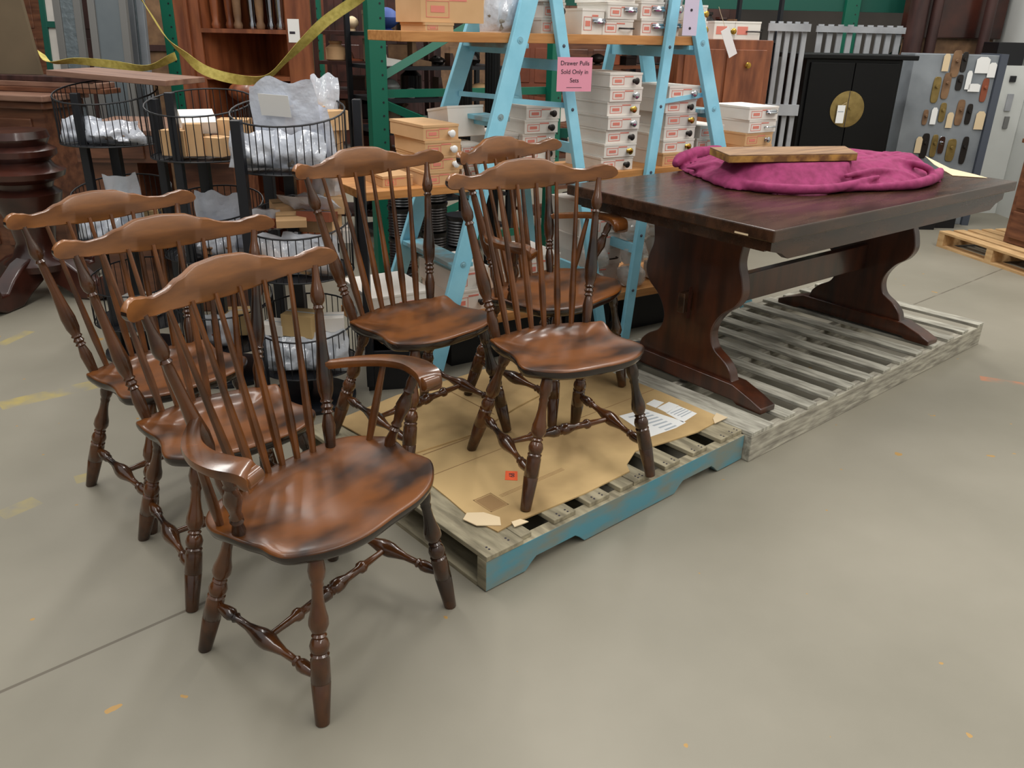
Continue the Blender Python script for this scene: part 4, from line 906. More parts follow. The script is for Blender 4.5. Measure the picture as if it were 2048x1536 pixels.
# yellow straps: one twisted ribbon each
def ribbon(pts, wd_, tw, label):
    P_ = catmull([at_y(u, v, Y) for u, v, Y in pts], 8, False); m = MB(); ks = []
    for i, p in enumerate(P_):
        a, b = P_[max(i - 1, 0)], P_[min(i + 1, len(P_) - 1)]; d = (b - a).normalized(); up_ = Vector((0, 0, 1)); up_ = (up_ - d * up_.dot(d)).normalized(); sd = d.cross(up_)
        ang = tw[0] + (tw[1] - tw[0]) * (i / len(P_)) + tw[2] * math.sin(i * tw[3]); v_ = up_ * math.cos(ang) + sd * math.sin(ang); nn = d.cross(v_) * .0012
        ks.append(m.ring([p + v_ * wd_ / 2 + nn, p + v_ * wd_ / 2 - nn, p - v_ * wd_ / 2 - nn, p - v_ * wd_ / 2 + nn]))
    for a, b in zip(ks, ks[1:]): m.skin(a, b, 4)
    m.f.append(tuple(range(ks[0] + 3, ks[0] - 1, -1))); m.f.append(tuple(range(ks[-1], ks[-1] + 4)))
    o = m.build('yellow_strap', 'yellow', None, smooth=60); return tag(o, label, 'strap')
ribbon([(275, -15, 4.75), (300, 25, 4.72), (335, 78, 4.70), (372, 112, 4.68), (405, 138, 4.66), (450, 154, 4.65), (500, 161, 4.64), (538, 152, 4.63), (572, 120, 4.62), (610, 82, 4.6), (648, 45, 4.6), (690, 15, 4.6), (725, -8, 4.6)], .052, (.35, .8, .75, .13), 'yellow woven strap sagging in front of the orange-brown cupboard')
ribbon([(82, 105, 5.3), (100, 125, 5.2), (150, 122, 5.2), (220, 128, 5.2), (275, 136, 5.2), (310, 132, 5.2), (345, 115, 5.2), (352, 112, 5.2)], .045, (.9, .2, .5, .2), 'yellow woven strap strung across the grey doors at top left')

# ------------------------------------------------------------------ green pallet racks
def upright(p, z1, parent, w_=.095, rz=0):
    m = MB(); m.box((p[0], p[1], z1 / 2), (w_, .065, z1), rz=rz); o = m.build('upright', 'green', parent, smooth=0, bevel=.003)
    h = MB(); d = Vector((math.sin(rz), -math.cos(rz), 0)); e = Vector((math.cos(rz), math.sin(rz), 0)); q = Vector((p[0], p[1], 0)) + d * .0325
    for i in range(int(z1 / .075)):
        c = q + e * (w_ * .22) + Vector((0, 0, .06 + i * .075)); h.lathe(c - d * .0005, c + d * .0012, [(0, .007), (1, .007)], 6)
    h.build('punched_holes', 'black', o, smooth=0); return o
gr = thing('pallet_rack', 'tall green pallet rack frame with punched uprights behind the left ladder', 'rack', (0, 0, 0), 0)
g0 = at_z(770, 548); g1 = g0 + LD * 1.25
upright(g0, 3.0, gr, .105, LA); upright(g1, 3.0, gr, .085, LA)
for (za, zb_) in ((.22, .95), (.95, 1.75), (2.5, 1.75)):
    pass
zA = at_y(762, 160, g0.y).z
for i, (a, b, za, zb_) in enumerate(((g0, g1, zA, zA + .62), (g1, g0, zA - .62, zA - .12), (g0, g1, .22, .60))):
    MB().beam((a.x, a.y + .02, za), (b.x, b.y + .02, zb_), .03, .045, side=(0, 1, 0)).build('diagonal_brace', 'green', gr, smooth=0)
for z_ in (.16, zA - .08): MB().beam((g0.x, g0.y + .05, z_), (g1.x, g1.y + .05, z_), .03, .045, side=(0, 1, 0)).build('cross_brace', 'green', gr, smooth=0)
for (g_, e_) in ():
    gg = g_ + LN * 2.6; upright(gg, 3.0, gr, .08, LA)
    for z_ in (.62, 1.62): MB().beam((g_.x, g_.y, z_) if 0 else g_ + LN * .05 + Vector((0, 0, z_)), gg + Vector((0, 0, z_)), .05, .10).build('beam', 'greendark', gr, smooth=0)
# second upright, left of cupboard
gl = thing('pallet_rack', 'green pallet rack partly hidden by the left side of the orange-brown cupboard', 'rack', (0, 0, 0), 0)
ga = at_y(342, 60, 6.3); gb = at_y(626, 150, 6.9)
upright((ga.x, ga.y), 3.0, gl, .085); gq = thing('rack_upright', 'green punched rack upright just right of the orange-brown cupboard', 'rack post', (0, 0, 0), 0); upright((gb.x + .05, gb.y), 3.0, gq, .085); upright((ga.x - 2.6, ga.y), 3.0, gl, .085)
for z_ in (.6, 1.72): MB().beam((ga.x - 2.6, ga.y + .04, z_), (ga.x, ga.y + .04, z_), .05, .11).build('beam', 'greendark', gl, smooth=0)
# right rack
gR = thing('pallet_rack', 'green pallet rack with a wide top beam behind the black cabinet', 'rack', (0, 0, 0), 0)
r0 = at_y(1700, 40, 8.3); r1 = at_y(1480, 40, 8.3); 
upright((r0.x, r0.y), 3.0, gR, .13); upright((r0.x - 2.7, r0.y), 3.0, gR, .11); upright((r0.x + 1.35, r0.y + .8), 3.0, gR, .10)
zb1 = at_y(1600, 8, 8.3).z
MB().beam((r0.x - 2.7, r0.y + .05, zb1 + .02), (r0.x + 1.35, r0.y + .05, zb1 + .02), .05, .15).build('beam', 'greendark', gR, smooth=0)
MB().beam((r0.x - 2.7, r0.y + .05, .5), (r0.x + 1.35, r0.y + .05, .5), .05, .13).build('beam', 'greendark', gR, smooth=0)
MB().beam((r0.x + .03, r0.y + .07, zb1), (r0.x + .55, r0.y + .9, .9), .03, .05).build('diagonal_brace', 'green', gR, smooth=0)
MB().beam((r0.x + 1.0, r0.y + .07, zb1), (r0.x + .6, r0.y + .9, 1.1), .03, .05).build('diagonal_brace', 'greendark', gR, smooth=0)
for k_, zz in enumerate((.57, 1.72)):
    MB().bx(r0.x - 2.6, r0.x + 1.3, r0.y + .1, r0.y + 1.0, zz - .02, zz).build('decking', 'deskwood', gR, smooth=0)

# ------------------------------------------------------------------ shelving units with salvaged goods
HUES = [('black', 'black2'), ('dark brown', 'darkwood'), ('brown', 'deskwood'), ('grey', 'stone'), ('rusty', 'rust'), ('white', 'white'), ('tan', 'tan'), ('red-brown', 'redbrown'), ('dull steel', 'darkmetal'), ('blue', 'blueitem'), ('olive', 'olive'), ('cream', 'cream')]
WT = [9, 6, 5, 4, 5, 4, 3, 4, 5, 1, 2, 2]
def make_good(kind, w_, d_, h_, m):
    mb = MB(); nm = kind
    if kind == 'crate': 
        t = .012; mb.bx(-w_ / 2, w_ / 2, -d_ / 2, d_ / 2, 0, t)
        for (a, b, c_, e) in ((-w_ / 2, -w_ / 2 + t, -d_ / 2, d_ / 2), (w_ / 2 - t, w_ / 2, -d_ / 2, d_ / 2), (-w_ / 2 + t, w_ / 2 - t, -d_ / 2, -d_ / 2 + t), (-w_ / 2 + t, w_ / 2 - t, d_ / 2 - t, d_ / 2)): mb.bx(a, b, c_, e, t, h_)
    elif kind == 'jar': r_ = min(w_, d_) / 2; mb.lathe((0, 0, 0), (0, 0, h_), [(0, r_ * .9), (.05, r_), (.65, r_), (.8, r_ * .6), (.88, r_ * .55), (.9, r_ * .68), (1, r_ * .66)], 14)
    elif kind == 'lamp_globe': r_ = min(w_, d_) / 2; mb.lathe((0, 0, 0), (0, 0, h_), [(0, r_ * .5), (.1, r_ * .5), (.15, r_ * .3), (.25, r_ * .6), (.45, r_ * .95), (.6, r_), (.8, r_ * .8), (.95, r_ * .4), (1, r_ * .1)], 14)
    elif kind == 'bracket':
        mb.prism([(-w_ / 2, 0), (w_ / 2, 0), (w_ / 2, h_ * .18), (-w_ * .2, h_ * .3), (-w_ * .32, h_), (-w_ / 2, h_)], lambda p, q: Vector((p, -d_ * .3, q)), lambda p, q: Vector((p, d_ * .3, q)))
    elif kind == 'bundle': mb.blob((0, 0, h_ / 2), (w_ / 2, d_ / 2, h_ / 2), seed=rnd.random() * 90, amp=.35, freq=3)
    else:
        mb.bx(-w_ / 2, w_ / 2, -d_ / 2, d_ / 2, 0, h_ * .8).bx(-w_ / 2 - .003, w_ / 2 + .003, -d_ / 2 - .003, d_ / 2 + .003, h_ * .8, h_)
    o = mb.build(nm, m, None, smooth=40)
    if kind == 'bundle':
        zmin = min(v.co.z for v in o.data.vertices)
        for v in o.data.vertices: v.co.z -= zmin
    return o
KN = {'crate': 'open crate', 'jar': 'jar', 'lamp_globe': 'lamp globe', 'bracket': 'iron bracket', 'bundle': 'wrapped bundle', 'carton': 'lidded carton'}
SHN = ['lowest', 'second', 'third', 'fourth', 'fifth', 'sixth', 'seventh', 'eighth', 'ninth']
PLN = ['first', 'second', 'third', 'fourth', 'fifth', 'sixth', 'seventh', 'eighth', 'ninth', 'tenth', 'eleventh', 'twelfth', 'thirteenth', 'fourteenth']
def shelving(P0, ang, Wd, D, levels, label, where, m='black', kinds=('crate', 'jar', 'bundle', 'carton', 'bracket', 'lamp_globe'), fill=.8, post=.03, only=None, wr=(.09, .26), wt=None):
    r = thing('shelving_unit', label, 'shelving', P0, ang)
    top = levels[-1][0] + .32
    for x_ in (0, Wd):
        for y_ in (0, D): MB().bx(x_ - post / 2, x_ + post / 2, y_ - post / 2, y_ + post / 2, 0, top).build('post', m, r, smooth=0)
    for k_, (z_, hm) in enumerate(levels): MB().bx(post / 2, Wd - post / 2, -.01, D + .01, z_ - .022, z_).build('shelf', m, r, smooth=0)
    ca, sa = math.cos(ang), math.sin(ang)
    for k_, (z_, hm) in enumerate(levels):
        if only and k_ not in only: continue
        x_ = .04; i = 0
        while x_ < Wd - .1:
            w_ = rnd.uniform(*wr)
            if x_ + w_ > Wd - .03: break
            if rnd.random() < fill:
                kd = rnd.choice(kinds); cn, cm = rnd.choices(HUES, wt or WT)[0]; h_ = min(hm, w_ * rnd.uniform(.6, 1.3)) * rnd.uniform(.75, .98)
                d_ = min(D * .8, w_ * rnd.uniform(.8, 1.2)); g_ = make_good(kd, w_ * .95, d_, h_, cm); lx, ly = x_ + w_ / 2, .03 + d_ / 2
                g_.location = (P0[0] + lx * ca - ly * sa, P0[1] + lx * sa + ly * ca, z_ + .0005); g_.rotation_euler = (0, 0, ang)
                tag(g_, f"{cn} {KN[kd]}, {PLN[min(i, 13)]} from left, {SHN[k_]} shelf up, {where}", KN[kd].split()[-1], 'goods on the ' + where); i += 1
            x_ += w_ + rnd.uniform(.0, .03)
    return r
lv = [(.18, .2), (.40, .2), (.62, .2), (.84, .17), (1.03, .17), (1.22, .16), (1.41, .26)]
P1 = g0 + LN * .22 + LD * .10
shelving((P1.x, P1.y, 0), LA, .95, .45, lv, 'black steel shelving of dark hardware seen through the green rack frame', 'shelving behind the green frame', wr=(.08, .2), wt=[14, 5, 2, 6, 4, 2, 1, 2, 10, 1, 1, 1])
P2 = g1 + LN * .25 + LD * .15
shelving((P2.x, P2.y, 0), LA, 1.0, .45, lv, 'dark brown shelving of mixed fittings between the two ladders', 'shelving between the ladders', m='deskwood', wr=(.08, .2))
P3 = P2 + LD * 1.1
shelving((P3.x, P3.y, 0), LA, 1.1, .45, lv, 'black shelving of mixed goods behind the right ladder', 'shelving behind the right ladder', wr=(.08, .22))
P4 = at_y(632, 100, 6.0)
shelving((P4.x, 6.0, 0), 0, .75, .4, lv, 'dim shelving of white and brown parts right of the cupboard', 'shelving right of the cupboard', m='columnwood', wr=(.09, .22))
P5 = at_y(1420, 100, 8.9)
shelving((r0.x - 2.55, r0.y + .2, 1.2), 0, 3.6, .5, [(.54, .3)], 'board shelf of small goods on the green beam behind the cabinet', 'board shelf above the pickets', m='deskwood', wr=(.09, .2)) if 0 else None
def row(P0, ang, n, z_, where, wr=(.1, .24), hm=.3, wt=None, kinds=('crate', 'jar', 'bundle', 'carton', 'bracket', 'lamp_globe')):
    x_ = 0; ca, sa = math.cos(ang), math.sin(ang)
    for i in range(n):
        w_ = rnd.uniform(*wr); kd = rnd.choice(kinds); cn, cm = rnd.choices(HUES, wt or WT)[0]; h_ = min(hm, w_ * rnd.uniform(.7, 1.5)); g_ = make_good(kd, w_, w_ * .9, h_, cm)
        g_.location = (P0[0] + (x_ + w_ / 2) * ca, P0[1] + (x_ + w_ / 2) * sa, z_ + .001); g_.rotation_euler = (0, 0, ang)
        tag(g_, f"{cn} {KN[kd]}, {PLN[min(i, 13)]} from left {where}", KN[kd].split()[-1], 'goods ' + where); x_ += w_ + .02
row((r0.x - 2.5, r0.y + .3), 0, 14, 1.72, 'on the top deck of the right-hand green rack', hm=.4)
row((r0.x - 2.5, r0.y + .3), 0, 14, .57, 'on the lower deck of the right-hand green rack', hm=.5, wr=(.14, .26))
# tall salvaged doors leaning in the back, each its own
for i, (u, Y, wd_, mt_, hh) in enumerate(((-60, 10.0, .8, 'deskwood', 2.1), (70, 10.3, .8, 'columnwood', 2.0), (190, 10.0, .75, 'darkwood', 2.1), (300, 10.5, .8, 'olive', 2.0), (420, 10.1, .8, 'deskwood', 2.1), (560, 10.4, .75, 'redbrown', 2.0), (650, 10.1, .8, 'darkwood', 2.1), (770, 10.6, .8, 'columnwood', 2.05), (880, 10.3, .8, 'rust', 2.0), (1000, 10.7, .8, 'redbrown', 2.1), (1120, 10.4, .75, 'deskwood', 2.0), (1250, 10.8, .8, 'columnwood', 2.1), (1340, 10.5, .8, 'darkwood', 2.05))):
    p_ = at_y(u, 60, Y); r = thing('old_panelled_door', f"{['brown', 'plum-brown', 'dark', 'olive', 'mid-brown', 'reddish', 'blackish', 'dusky', 'rusty-toned', 'warm red-brown', 'tobacco-brown', 'murky', 'deep brown'][i]} door in the dim back row, " + ['far left of the photo', 'behind the olive panel', 'behind the wide grey door', 'left of the orange cupboard', 'behind the orange cupboard', 'at the right side of the cupboard', 'left of the green upright', 'right of the green upright', 'behind the black shelving', 'behind the left ladder', 'behind the pink sign', 'between the ladders', 'behind the right ladder'][i], 'old door', (p_.x, Y, 0), 0, 'salvaged doors in the back row')
    r.rotation_euler = (R(-3), 0, 0)
    MB().bx(0, wd_, 0, .04, 0, hh).build('door_leaf', mt_, r, smooth=0, bevel=.003)
    for a_, b_ in ((.12, .75), (.85, 1.25), (1.35, hh - .12)):
        for x_ in (.1, wd_ / 2 + .03): MB().bx(x_, x_ + wd_ / 2 - .13, -.012, 0, a_, b_).build('door_panel', mt_, r, smooth=0, bevel=.008)

# tall black fluted columns in front of the shelving
for i, (u, v, Y) in enumerate(((985, 150, 4.85), (930, 110, 5.05))):
    p_ = at_y(u, v, Y); m = MB(); n = 32; ks = []
    for z_ in (0, .10, .101, 1.34): ks.append(m.ring([(p_.x + (.05 if z_ < .105 and z_ < .1005 else .042 - .004 * (j % 2)) * math.cos(2 * math.pi * j / n), p_.y + (.05 if z_ < .1005 else .042 - .004 * (j % 2)) * math.sin(2 * math.pi * j / n), z_) for j in range(n)]))
    for a, b in zip(ks, ks[1:]): m.skin(a, b, n)
    m.f.append(tuple(range(ks[0] + n - 1, ks[0] - 1, -1))); m.f.append(tuple(range(ks[-1], ks[-1] + n)))
    tag(m.build('fluted_post', 'blacklac', None, smooth=20), ['thick black fluted post standing behind the left ladder', 'thinner-looking black fluted post left of the ladder top'][i], 'post', 'black fluted posts')

# ------------------------------------------------------------------ right side
Yc = 6.55; c0, c1 = at_y(1618, 107, Yc), at_y(1818, 112, Yc)
bc = thing('black_cabinet', 'black lacquered two-door cabinet with a round brass plate and white tag', 'cabinet', (c0.x, Yc, 0), R(4))
cwid = (c1.x - c0.x) * 1.0; cd = .48; ztop = c0.z
MB().bx(.0, cwid, .02, cd, .10, ztop - .035).build('cabinet_body', 'blacklac', bc, smooth=0, bevel=.003)
MB().bx(-.07, cwid + .10, -.02, cd + .02, ztop - .034, ztop).build('cabinet_top', 'blacklac', bc, smooth=0, bevel=.006)
for x_ in (0, cwid - .06): 
    for y_ in (.02, cd - .06): MB().bx(x_, x_ + .06, y_, y_ + .06, 0, .10).build('foot', 'blacklac', bc, smooth=0)
for a, b in ((.03, cwid / 2 - .003), (cwid / 2 + .003, cwid - .03)): MB().bx(a, b, 0, .02, .14, ztop - .06).build('door', 'blacklac', bc, smooth=0, bevel=.003)
zc_ = at_y(1694, 219, Yc).z; pl = MB().lathe((cwid / 2 - .01, 0, zc_), (cwid / 2 - .01, -.006, zc_), [(0, .132), (.8, .132), (1, .126)], 40).build('round_brass_plate', 'brass', bc)
MB().bx(cwid / 2 - .012, cwid / 2 - .008, -.008, -.006, zc_ - .13, zc_ + .13).build('plate_seam', 'ink', pl, smooth=0)
for x_ in (-.03, .012): MB().lathe((cwid / 2 + x_, -.006, zc_ + .01), (cwid / 2 + x_, -.02, zc_ + .01), [(0, .012), (.5, .008), (1, .012)], 10).build('pull', 'brass', bc)
tg = thing('price_tag', 'white price tag hanging on the round brass plate of the black cabinet', 'tag', (c0.x, Yc, 0), R(4))
MB().bx(cwid / 2 - .095, cwid / 2 - .035, -.027, -.0255, zc_ - .10, zc_ + .03).build('paper', 'paper', tg, smooth=0)
MB().tube([(cwid / 2 - .065, -.026, zc_ + .03), (cwid / 2 - .03, -.024, zc_ + .05), (cwid / 2 - .03, -.021, zc_ + .012)], .0012, 4).build('string', 'cream', tg)
MB().bx(cwid / 2 - .088, cwid / 2 - .045, -.0276, -.0271, zc_ - .02, zc_ - .012).build('tag_print', 'greyink', tg, smooth=0)

# grey picket panels
def picket(u0, u1, v0, Y, h, n, label, rz=0, rails=(.2, .62, .985)):
    A_, B_ = at_y(u0, v0, Y), at_y(u1, v0, Y); wd_ = B_.x - A_.x; zt2 = A_.z
    r = thing('picket_panel', label, 'fence panel', (A_.x, Y, 0), rz)
    for i in range(n):
        x_ = wd_ * (i + .5) / n; MB().bx(x_ - wd_ / n * .27, x_ + wd_ / n * .27, 0, .02, 0, zt2).build('slat', 'fence', r, smooth=0)
    for f_ in rails: MB().bx(0, wd_, -.025, -.0005, zt2 * f_ - .04, zt2 * f_ + .035 if f_ < .9 else zt2 * f_ + .01).build('rail', 'fence', r, smooth=0)
    return r
picket(1538, 1622, 42, 6.25, 1.5, 5, 'tall grey picket panel standing between the boxes and the black cabinet', 0)
picket(1634, 1812, 48, 7.75, 1.5, 9, 'wide grey picket panel behind the top of the black cabinet')
# orange-brown cabinet behind right ladder
o0, o1 = at_y(1452, 79, 5.9), at_y(1552, 79, 5.9)
oc = thing('brown_cupboard', 'orange-brown cupboard with a small brass knob behind the right ladder', 'cupboard', (o0.x - .3, 5.9, 0), R(2))
ow = o1.x - o0.x + .3
MB().bx(0, ow, .02, .45, 0, o0.z).build('cupboard_body', 'cupboard', oc, smooth=0, bevel=.003)
MB().bx(.04, ow / 2 - .01, 0, .02, .1, o0.z - .06).build('door', 'cupboard', oc, smooth=0, bevel=.004)
MB().bx(ow / 2 + .01, ow - .04, 0, .02, .1, o0.z - .06).build('door', 'cupboard', oc, smooth=0, bevel=.004)
kz = at_y(1497, 131, 5.88); MB().lathe((kz.x - o0.x + .3, 0, kz.z), (kz.x - o0.x + .3, -.03, kz.z), [(0, .008), (.4, .007), (.6, .02), (.9, .02), (1, .008)], 12).build('knob', 'brasspol', oc)
for i, (u, kd) in enumerate(((1452, BK), (1494, DH))):
    p_ = at_y(u, 60, 5.98); r = thing('sample_box', ['white cardboard box with a brass knob on the orange-brown cupboard', 'white cardboard box with a dark handle at the right end on the orange-brown cupboard'][i], 'box', (p_.x, 5.96, o0.z + .001), R(2), BG_)
    MB().bx(-.085, .085, 0, .26, 0, .10).build('box_base', 'white', r, smooth=0); MB().bx(-.087, .087, -.002, .262, .1002, .112).build('lid', 'white', r, smooth=0)
    MB().bx(-.07, -.0, -.0015, 0, .03, .08).build('label_print', 'tagred', r, smooth=0); pull(kd, r, .04, -.0015, .05, 1.3)

# steel display cabinet with old hardware
Ys = 7.0; s0_, s1_ = at_y(1878, 108, Ys), at_y(1996, 104, Ys); sw = s1_.x - s0_.x; sz_ = s0_.z
st = thing('steel_cabinet', 'grey steel cabinet covered with hanging old hardware, right of the black cabinet', 'cabinet', (s0_.x, Ys, 0), R(-6))
MB().bx(-.18, sw, 0, .35, 0, sz_).build('cabinet_body', 'steel', st, smooth=0, bevel=.004)
MB().bx(sw + .001, sw + .055, -.03, .38, 0, sz_ + .01).build('side_frame', 'steeldark', st, smooth=0)
hw_i = 0
items = [(1893, 125, .05, .13, 'cream'), (1912, 128, .07, .20, 'rust'), (1928, 124, .045, .15, 'darkmetal'), (1873, 180, .06, .20, 'brass'), (1893, 172, .06, .20, 'rust'), (1918, 165, .05, .12, 'darkmetal'), (1935, 160, .04, .14, 'paper'), (1962, 130, .10, .12, 'paper'), (1990, 140, .06, .11, 'paper'), (1945, 175, .09, .06, 'paper'), (1965, 180, .05, .18, 'redbrown'),
         (1852, 235, .04, .12, 'rust'), (1868, 232, .045, .13, 'paper'), (1885, 225, .05, .15, 'brass'), (1898, 240, .05, .12, 'cream'), (1918, 225, .06, .20, 'rust'), (1955, 240, .07, .14, 'cream'), (1935, 228, .045, .16, 'darkmetal'),
         (1838, 290, .05, .13, 'cream'), (1850, 292, .06, .20, 'darkmetal'), (1868, 292, .05, .18, 'brass'), (1882, 290, .05, .14, 'chrome'), (1900, 300, .07, .18, 'brass'), (1925, 300, .05, .22, 'darkmetal')]
NMW = {'cream': ('paper_tag', 'cream paper tag'), 'paper': ('paper_tag', 'white paper tag'), 'rust': ('lock_plate', 'rusty door plate'), 'brass': ('lock_plate', 'aged brass door plate'), 'darkmetal': ('handle_plate', 'dark iron plate'), 'redbrown': ('lock_plate', 'copper-coloured door plate'), 'chrome': ('lock_plate', 'shiny oval plate')}
rowname = lambda v: 'top row' if v < 150 else 'upper middle row' if v < 200 else 'lower middle row' if v < 260 else 'bottom row'
cnt = {}
for (u, v, w_, h_, mt_) in items:
    ca = math.cos(R(-6)); p_ = at_y(u, v, Ys - .02); lx = (p_.x - s0_.x) / ca; zz = p_.z
    if lx > sw - .03: lx = sw - .04
    if lx < -.16: lx = -.15
    rn = rowname(v); cnt[rn] = cnt.get(rn, 0) + 1
    nm_, lb2 = NMW[mt_]; r = thing(nm_, f"{lb2}, {PLN[cnt[rn] - 1]} in the {rn} on the steel cabinet", 'tag' if 'tag' in nm_ else 'plate', (s0_.x, Ys, 0), R(-6), 'hardware hanging on the steel cabinet')
    if 'tag' in nm_: MB().prism([(-w_ / 2, -h_ / 2), (w_ / 2, -h_ / 2), (w_ / 2, h_ * .35), (w_ * .25, h_ / 2), (-w_ * .25, h_ / 2), (-w_ / 2, h_ * .35)], lambda p, q: Vector((lx + p, -.016 - .0005 * hw_i, zz + q)), lambda p, q: Vector((lx + p, -.014 - .0005 * hw_i, zz + q))).build('card', mt_, r, smooth=0)
    else:
        pts = [(w_ / 2 * math.copysign(abs(math.cos(a)) ** .5, math.cos(a)), h_ / 2 * math.copysign(abs(math.sin(a)) ** .5, math.sin(a))) for a in [2 * math.pi * k_ / 24 for k_ in range(24)]]
        MB().prism(pts, lambda p, q: Vector((lx + p, -.010, zz + q)), lambda p, q: Vector((lx + p, -.001, zz + q))).build('plate', mt_, r, smooth=30, bevel=.002)
        MB().lathe((lx, -.010, zz + h_ * .12), (lx, -.035, zz + h_ * .12), [(0, .008), (.4, .006), (.6, .014), (1, .01)], 10).build('knob', mt_, r)
# dark mantel columns top right
for i, (u, wd_, lb3) in enumerate(((1830, .17, 'thick plum-brown column left of the mantel behind the steel cabinet'), (1866, .10, 'slimmer plum-brown column of the mantel behind the steel cabinet'), (1972, .10, 'right-hand plum-brown column of the mantel near the white wall'))):
    p_ = at_y(u, 60, 7.9); r = thing('mantel_column', lb3, 'column', (p_.x, 7.9, 0), 0, 'mantel columns')
    MB().lathe((0, 0, .12), (0, 0, 2.1), [(0, wd_ / 2), (.5, wd_ / 2 * .96), (.96, wd_ / 2 * .9), (1, wd_ / 2)], 20).build('shaft', 'columnwood', r)
    MB().bx(-wd_ * .62, wd_ * .62, -wd_ * .62, wd_ * .62, 0, .12).build('plinth', 'columnwood', r, smooth=0)
p_ = at_y(1925, 10, 8.05)
ml = thing('mantel_shelf', 'dark mantel piece with a mirror back between the plum-brown columns', 'mantel', (p_.x, 8.08, 0), 0)
MB().bx(-.42, .36, 0, .1, 0, 1.45).build('mirror_back', 'rust', ml, smooth=0); MB().bx(-.46, .40, -.05, .1, 1.451, 2.0).build('cornice', 'darkwood', ml, smooth=0, bevel=.01)
# things by the white wall
p_ = at_y(2012, 85, 7.6); bb = MB().bx(p_.x - .11, p_.x + .13, 7.5, 7.75, 1.25, 1.43).build('black_box', 'black2', None, smooth=0, bevel=.004)
tag(bb, 'black box standing on the shelf rail beside the white wall', 'box')
shf = MB().bx(p_.x - .13, pw.x - .002, 7.48, 7.8, 0.0, 1.2495).build('narrow_cabinet', 'wallwhite', None, smooth=0); tag(shf, 'narrow white cabinet under the black box beside the white wall', 'cabinet')
# brown dresser on pale pallet
q = at_z(1872, 492); q2 = at_z(2048, 553)
pr = thing('pale_pallet', 'pale new wooden pallet under the brown dresser at the right edge', 'pallet', (q.x, q.y, 0), math.atan2(q2.y - q.y, q2.x - q.x))
MB().bx(0, 1.2, 0, .035, .012, .10).build('stringer', 'palletpale', pr, smooth=0) if 0 else None
for x_ in (0, .56, 1.14): MB().bx(x_ * .86, x_ * .86 + .06, 0, .85, .016, .10).build('stringer', 'palletpale', pr, smooth=0)
for y_ in (0, .38, .75): MB().bx(0, 1.04, y_, y_ + .1, 0, .0155).build('bottom_board', 'palletpale', pr, smooth=0)
for i in range(7): MB().bx(0, 1.04, i * .125, i * .125 + .09, .1005, .118).build('deck_board', 'palletpale', pr, smooth=0, bevel=.002)
dq = at_y(1990, 300, 5.9)
dr = thing('brown_dresser', 'brown wooden dresser at the right edge, standing on the pale pallet', 'dresser', (q.x, q.y, 0), math.atan2(q2.y - q.y, q2.x - q.x))
MB().bx(.38, 1.0, .22, .72, .1185, .80).build('dresser_body', 'deskwood', dr, smooth=0, bevel=.003)
MB().bx(.35, 1.03, .19, .74, .8005, .83).build('dresser_top', 'deskwood', dr, smooth=0, bevel=.004)
for i in range(3): MB().bx(.42, .96, .205, .22, .16 + i * .21, .345 + i * .21).build('drawer', 'deskwood', dr, smooth=0, bevel=.004)
# black goods under the far end of the table
for i, (u, v) in enumerate(((1830, 455), (1870, 452))):
    p_ = at_z(u, v); tag(MB().box((p_.x, p_.y + .0, .11), (.24, .16, .22)).build('black_crate', 'black2', None, smooth=0, bevel=.004), ['black crate on the floor behind the far end of the trestle table', 'second black crate beside the pale pallet'][i], 'crate', 'black crates on the floor')
# plastic bags on the top plank
s_, _z = s_at(1015, 30, .12)
bag(SH(s_, .165, zt_ + .004), .21, .17, .06, LA, R(6), 'clear plastic bag of fittings on the top plank left of the ladder rail', m='bagwhite', seed=81, content='knobs')

b0 = at_y(436, 352, 3.86); b1 = at_y(600, 380, 3.86)
sb_ = MB().bx(b0.x, b1.x, 3.86, 4.05, b0.z - .03, b0.z).build('shelf_board', 'plank', None, smooth=0) if 0 else None

# heaped packets in the second right basket, more cartons
for i, (dx, dy, z_, d, rz, m_, lb4) in enumerate(((-.10, -.06, .735, (.12, .08, .035), -20, 'redbrown', 'copper-brown flat packet on the left of the heap in the second right basket'),
    (.00, -.08, .755, (.11, .08, .03), 15, 'tan', 'tan flat packet in front on the heap of the second right basket'), (.09, -.05, .76, (.13, .09, .035), -8, 'redbrown', 'copper-brown flat packet on the right of the heap in the second right basket'),
    (-.03, .03, .765, (.14, .09, .05), 30, 'tan', 'tan packet topping the middle of the heap in the second right basket'), (.13, .07, .77, (.08, .10, .06), 12, 'tan', 'upright tan carton at the back right of the second right basket'))):
    sbox(cP, dx, dy, z_, d, R(rz), lb4, m=m_, tilt=R((-12, 14, -8, 10, 0)[i]))
bag(atc(cP, -.12, -.04, .72), .15, .10, .07, R(20), R(30), 'clear bag slumped on the left of the heap in the second right basket', m='bag', seed=91, content='redbrown')
bag(atc(cP, .06, .02, .80), .24, .11, .06, R(-12), R(60), 'clear bag draped over the top of the heap in the second right basket', m='bagwhite', seed=95)
bag(atc(cP, .10, .10, .80), .13, .13, .05, R(20), R(10), 'clear bag standing at the back of the second right basket', m='bag', seed=97, content='tan')
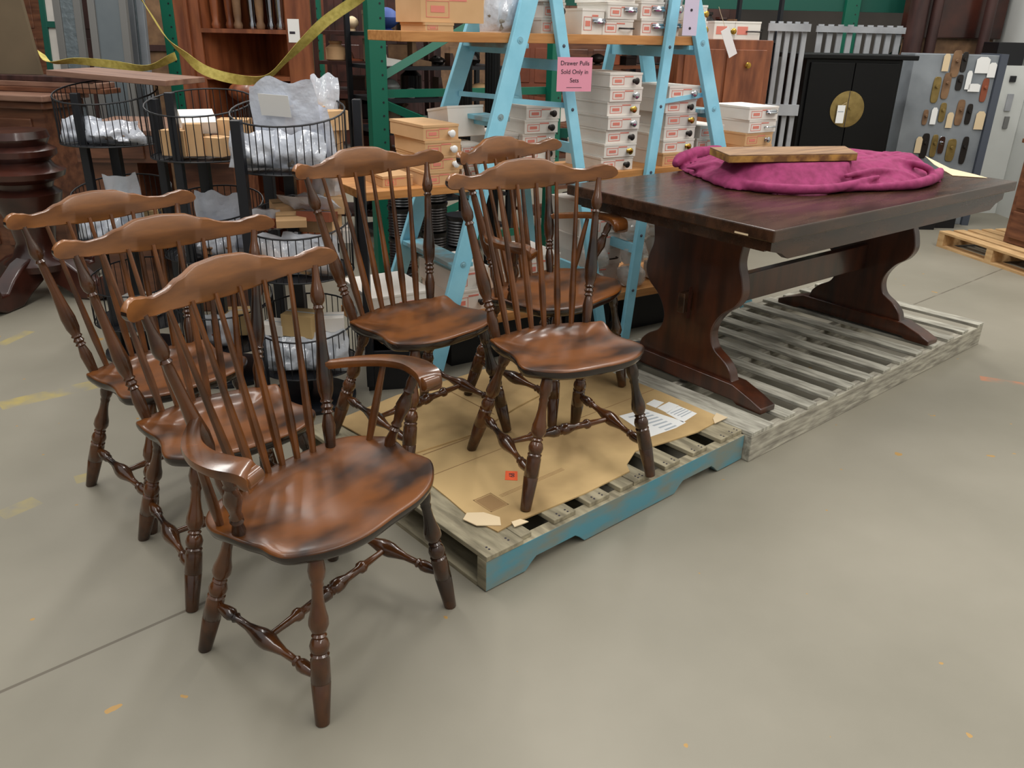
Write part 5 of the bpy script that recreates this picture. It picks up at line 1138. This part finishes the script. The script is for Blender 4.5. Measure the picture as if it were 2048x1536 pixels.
# small fittings on the narrow white cabinet
for i, (u, v, w_, h_, mt_, lb5) in enumerate(((2012, 158, .05, .05, 'black2', 'small black bracket on the white cabinet below the black box'), (2004, 205, .05, .14, 'fence', 'pale grey strip on the white cabinet by the steel cabinet'), (1998, 245, .04, .10, 'stone', 'grey lock plate low on the narrow white cabinet'))):
    p_ = at_y(u + 14, v, 7.47); r = MB().bx(p_.x - w_ / 2, p_.x + w_ / 2, 7.462, 7.4795, p_.z - h_ / 2, p_.z + h_ / 2).build('wall_fitting' if 0 else 'metal_fitting', mt_, None, smooth=0, bevel=.003); tag(r, lb5, 'fitting')

# bins added to darken the space under the planks, then dark baskets
def bin_(x, y, d, rz, label):
    r = thing('dark_fill_bin', label, 'bin', (x, y, 0), rz, 'black bins under the planks'); t = .008; w_, l_, h_ = d
    m = MB(); m.bx(-w_ / 2, w_ / 2, 0, l_, 0, t); m.bx(-w_ / 2, w_ / 2, 0, t, t, h_ - .02); m.bx(-w_ / 2, w_ / 2, l_ - t, l_, t, h_ - .02); m.bx(-w_ / 2, -w_ / 2 + t, t, l_ - t, t, h_ - .02); m.bx(w_ / 2 - t, w_ / 2, t, l_ - t, t, h_ - .02); m.build('body', 'black2', r, smooth=0)
    q = MB()
    for (a, b, c_, e) in ((-w_ / 2 - .01, w_ / 2 + .01, -.01, t), (-w_ / 2 - .01, w_ / 2 + .01, l_ - t, l_ + .01), (-w_ / 2 - .01, -w_ / 2 + t, t, l_ - t), (w_ / 2 - t, w_ / 2 + .01, t, l_ - t)): q.bx(a, b, c_, e, h_ - .0199, h_)
    q.build('rim', 'black', r, smooth=0)
for s0, s1, lb_ in ((.10, .66, 'long black bin added to darken the floor under the left ladder'), (.74, 1.02, 'small black bin added to darken the floor between the ladders'), (1.16, 1.62, 'black bin added to darken the floor under the right ladder')):
    p_ = SH((s0 + s1) / 2, .10, 0); bin_(p_.x, p_.y, (s1 - s0, .36, .19), LA, lb_)
p_ = at_z(775, 775); bin_(p_.x + .02, p_.y - .02, (.19, .26, .18), R(12), 'black bin on the floor between the basket rack and the left ladder')
n_ = ['bottom', 'second up', 'third up', 'topmost']
for i, (u, v, Y, k_) in enumerate(((806, 470, 4.62, 4), (868, 470, 4.78, 4), (922, 490, 4.45, 3))):
    p_ = at_y(u, v, Y)
    for j in range(k_):
        m = MB(); hh = .17; pr_ = [(0, .066), (.04, .075)]
        for q in range(9): pr_ += [(.08 + q * .09, .081), (.125 + q * .09, .075)]
        pr_ += [(.93, .083), (1, .083)]
        m.lathe((p_.x, p_.y, j * (hh + .001)), (p_.x, p_.y, j * (hh + .001) + hh), pr_, 22); o = m.build('ribbed_basket', ['black2', 'darkmetal', 'black2'][i], None, smooth=30)
        tag(o, ['black', 'dark metallic', 'glossy black'][i] + f" ribbed round basket, {n_[j] if j < k_ - 1 else n_[3]}, " + ['stack nearest the green upright', 'stack behind the left ladder step', 'lower stack right of the other two'][i], 'basket', 'stacked ribbed baskets')
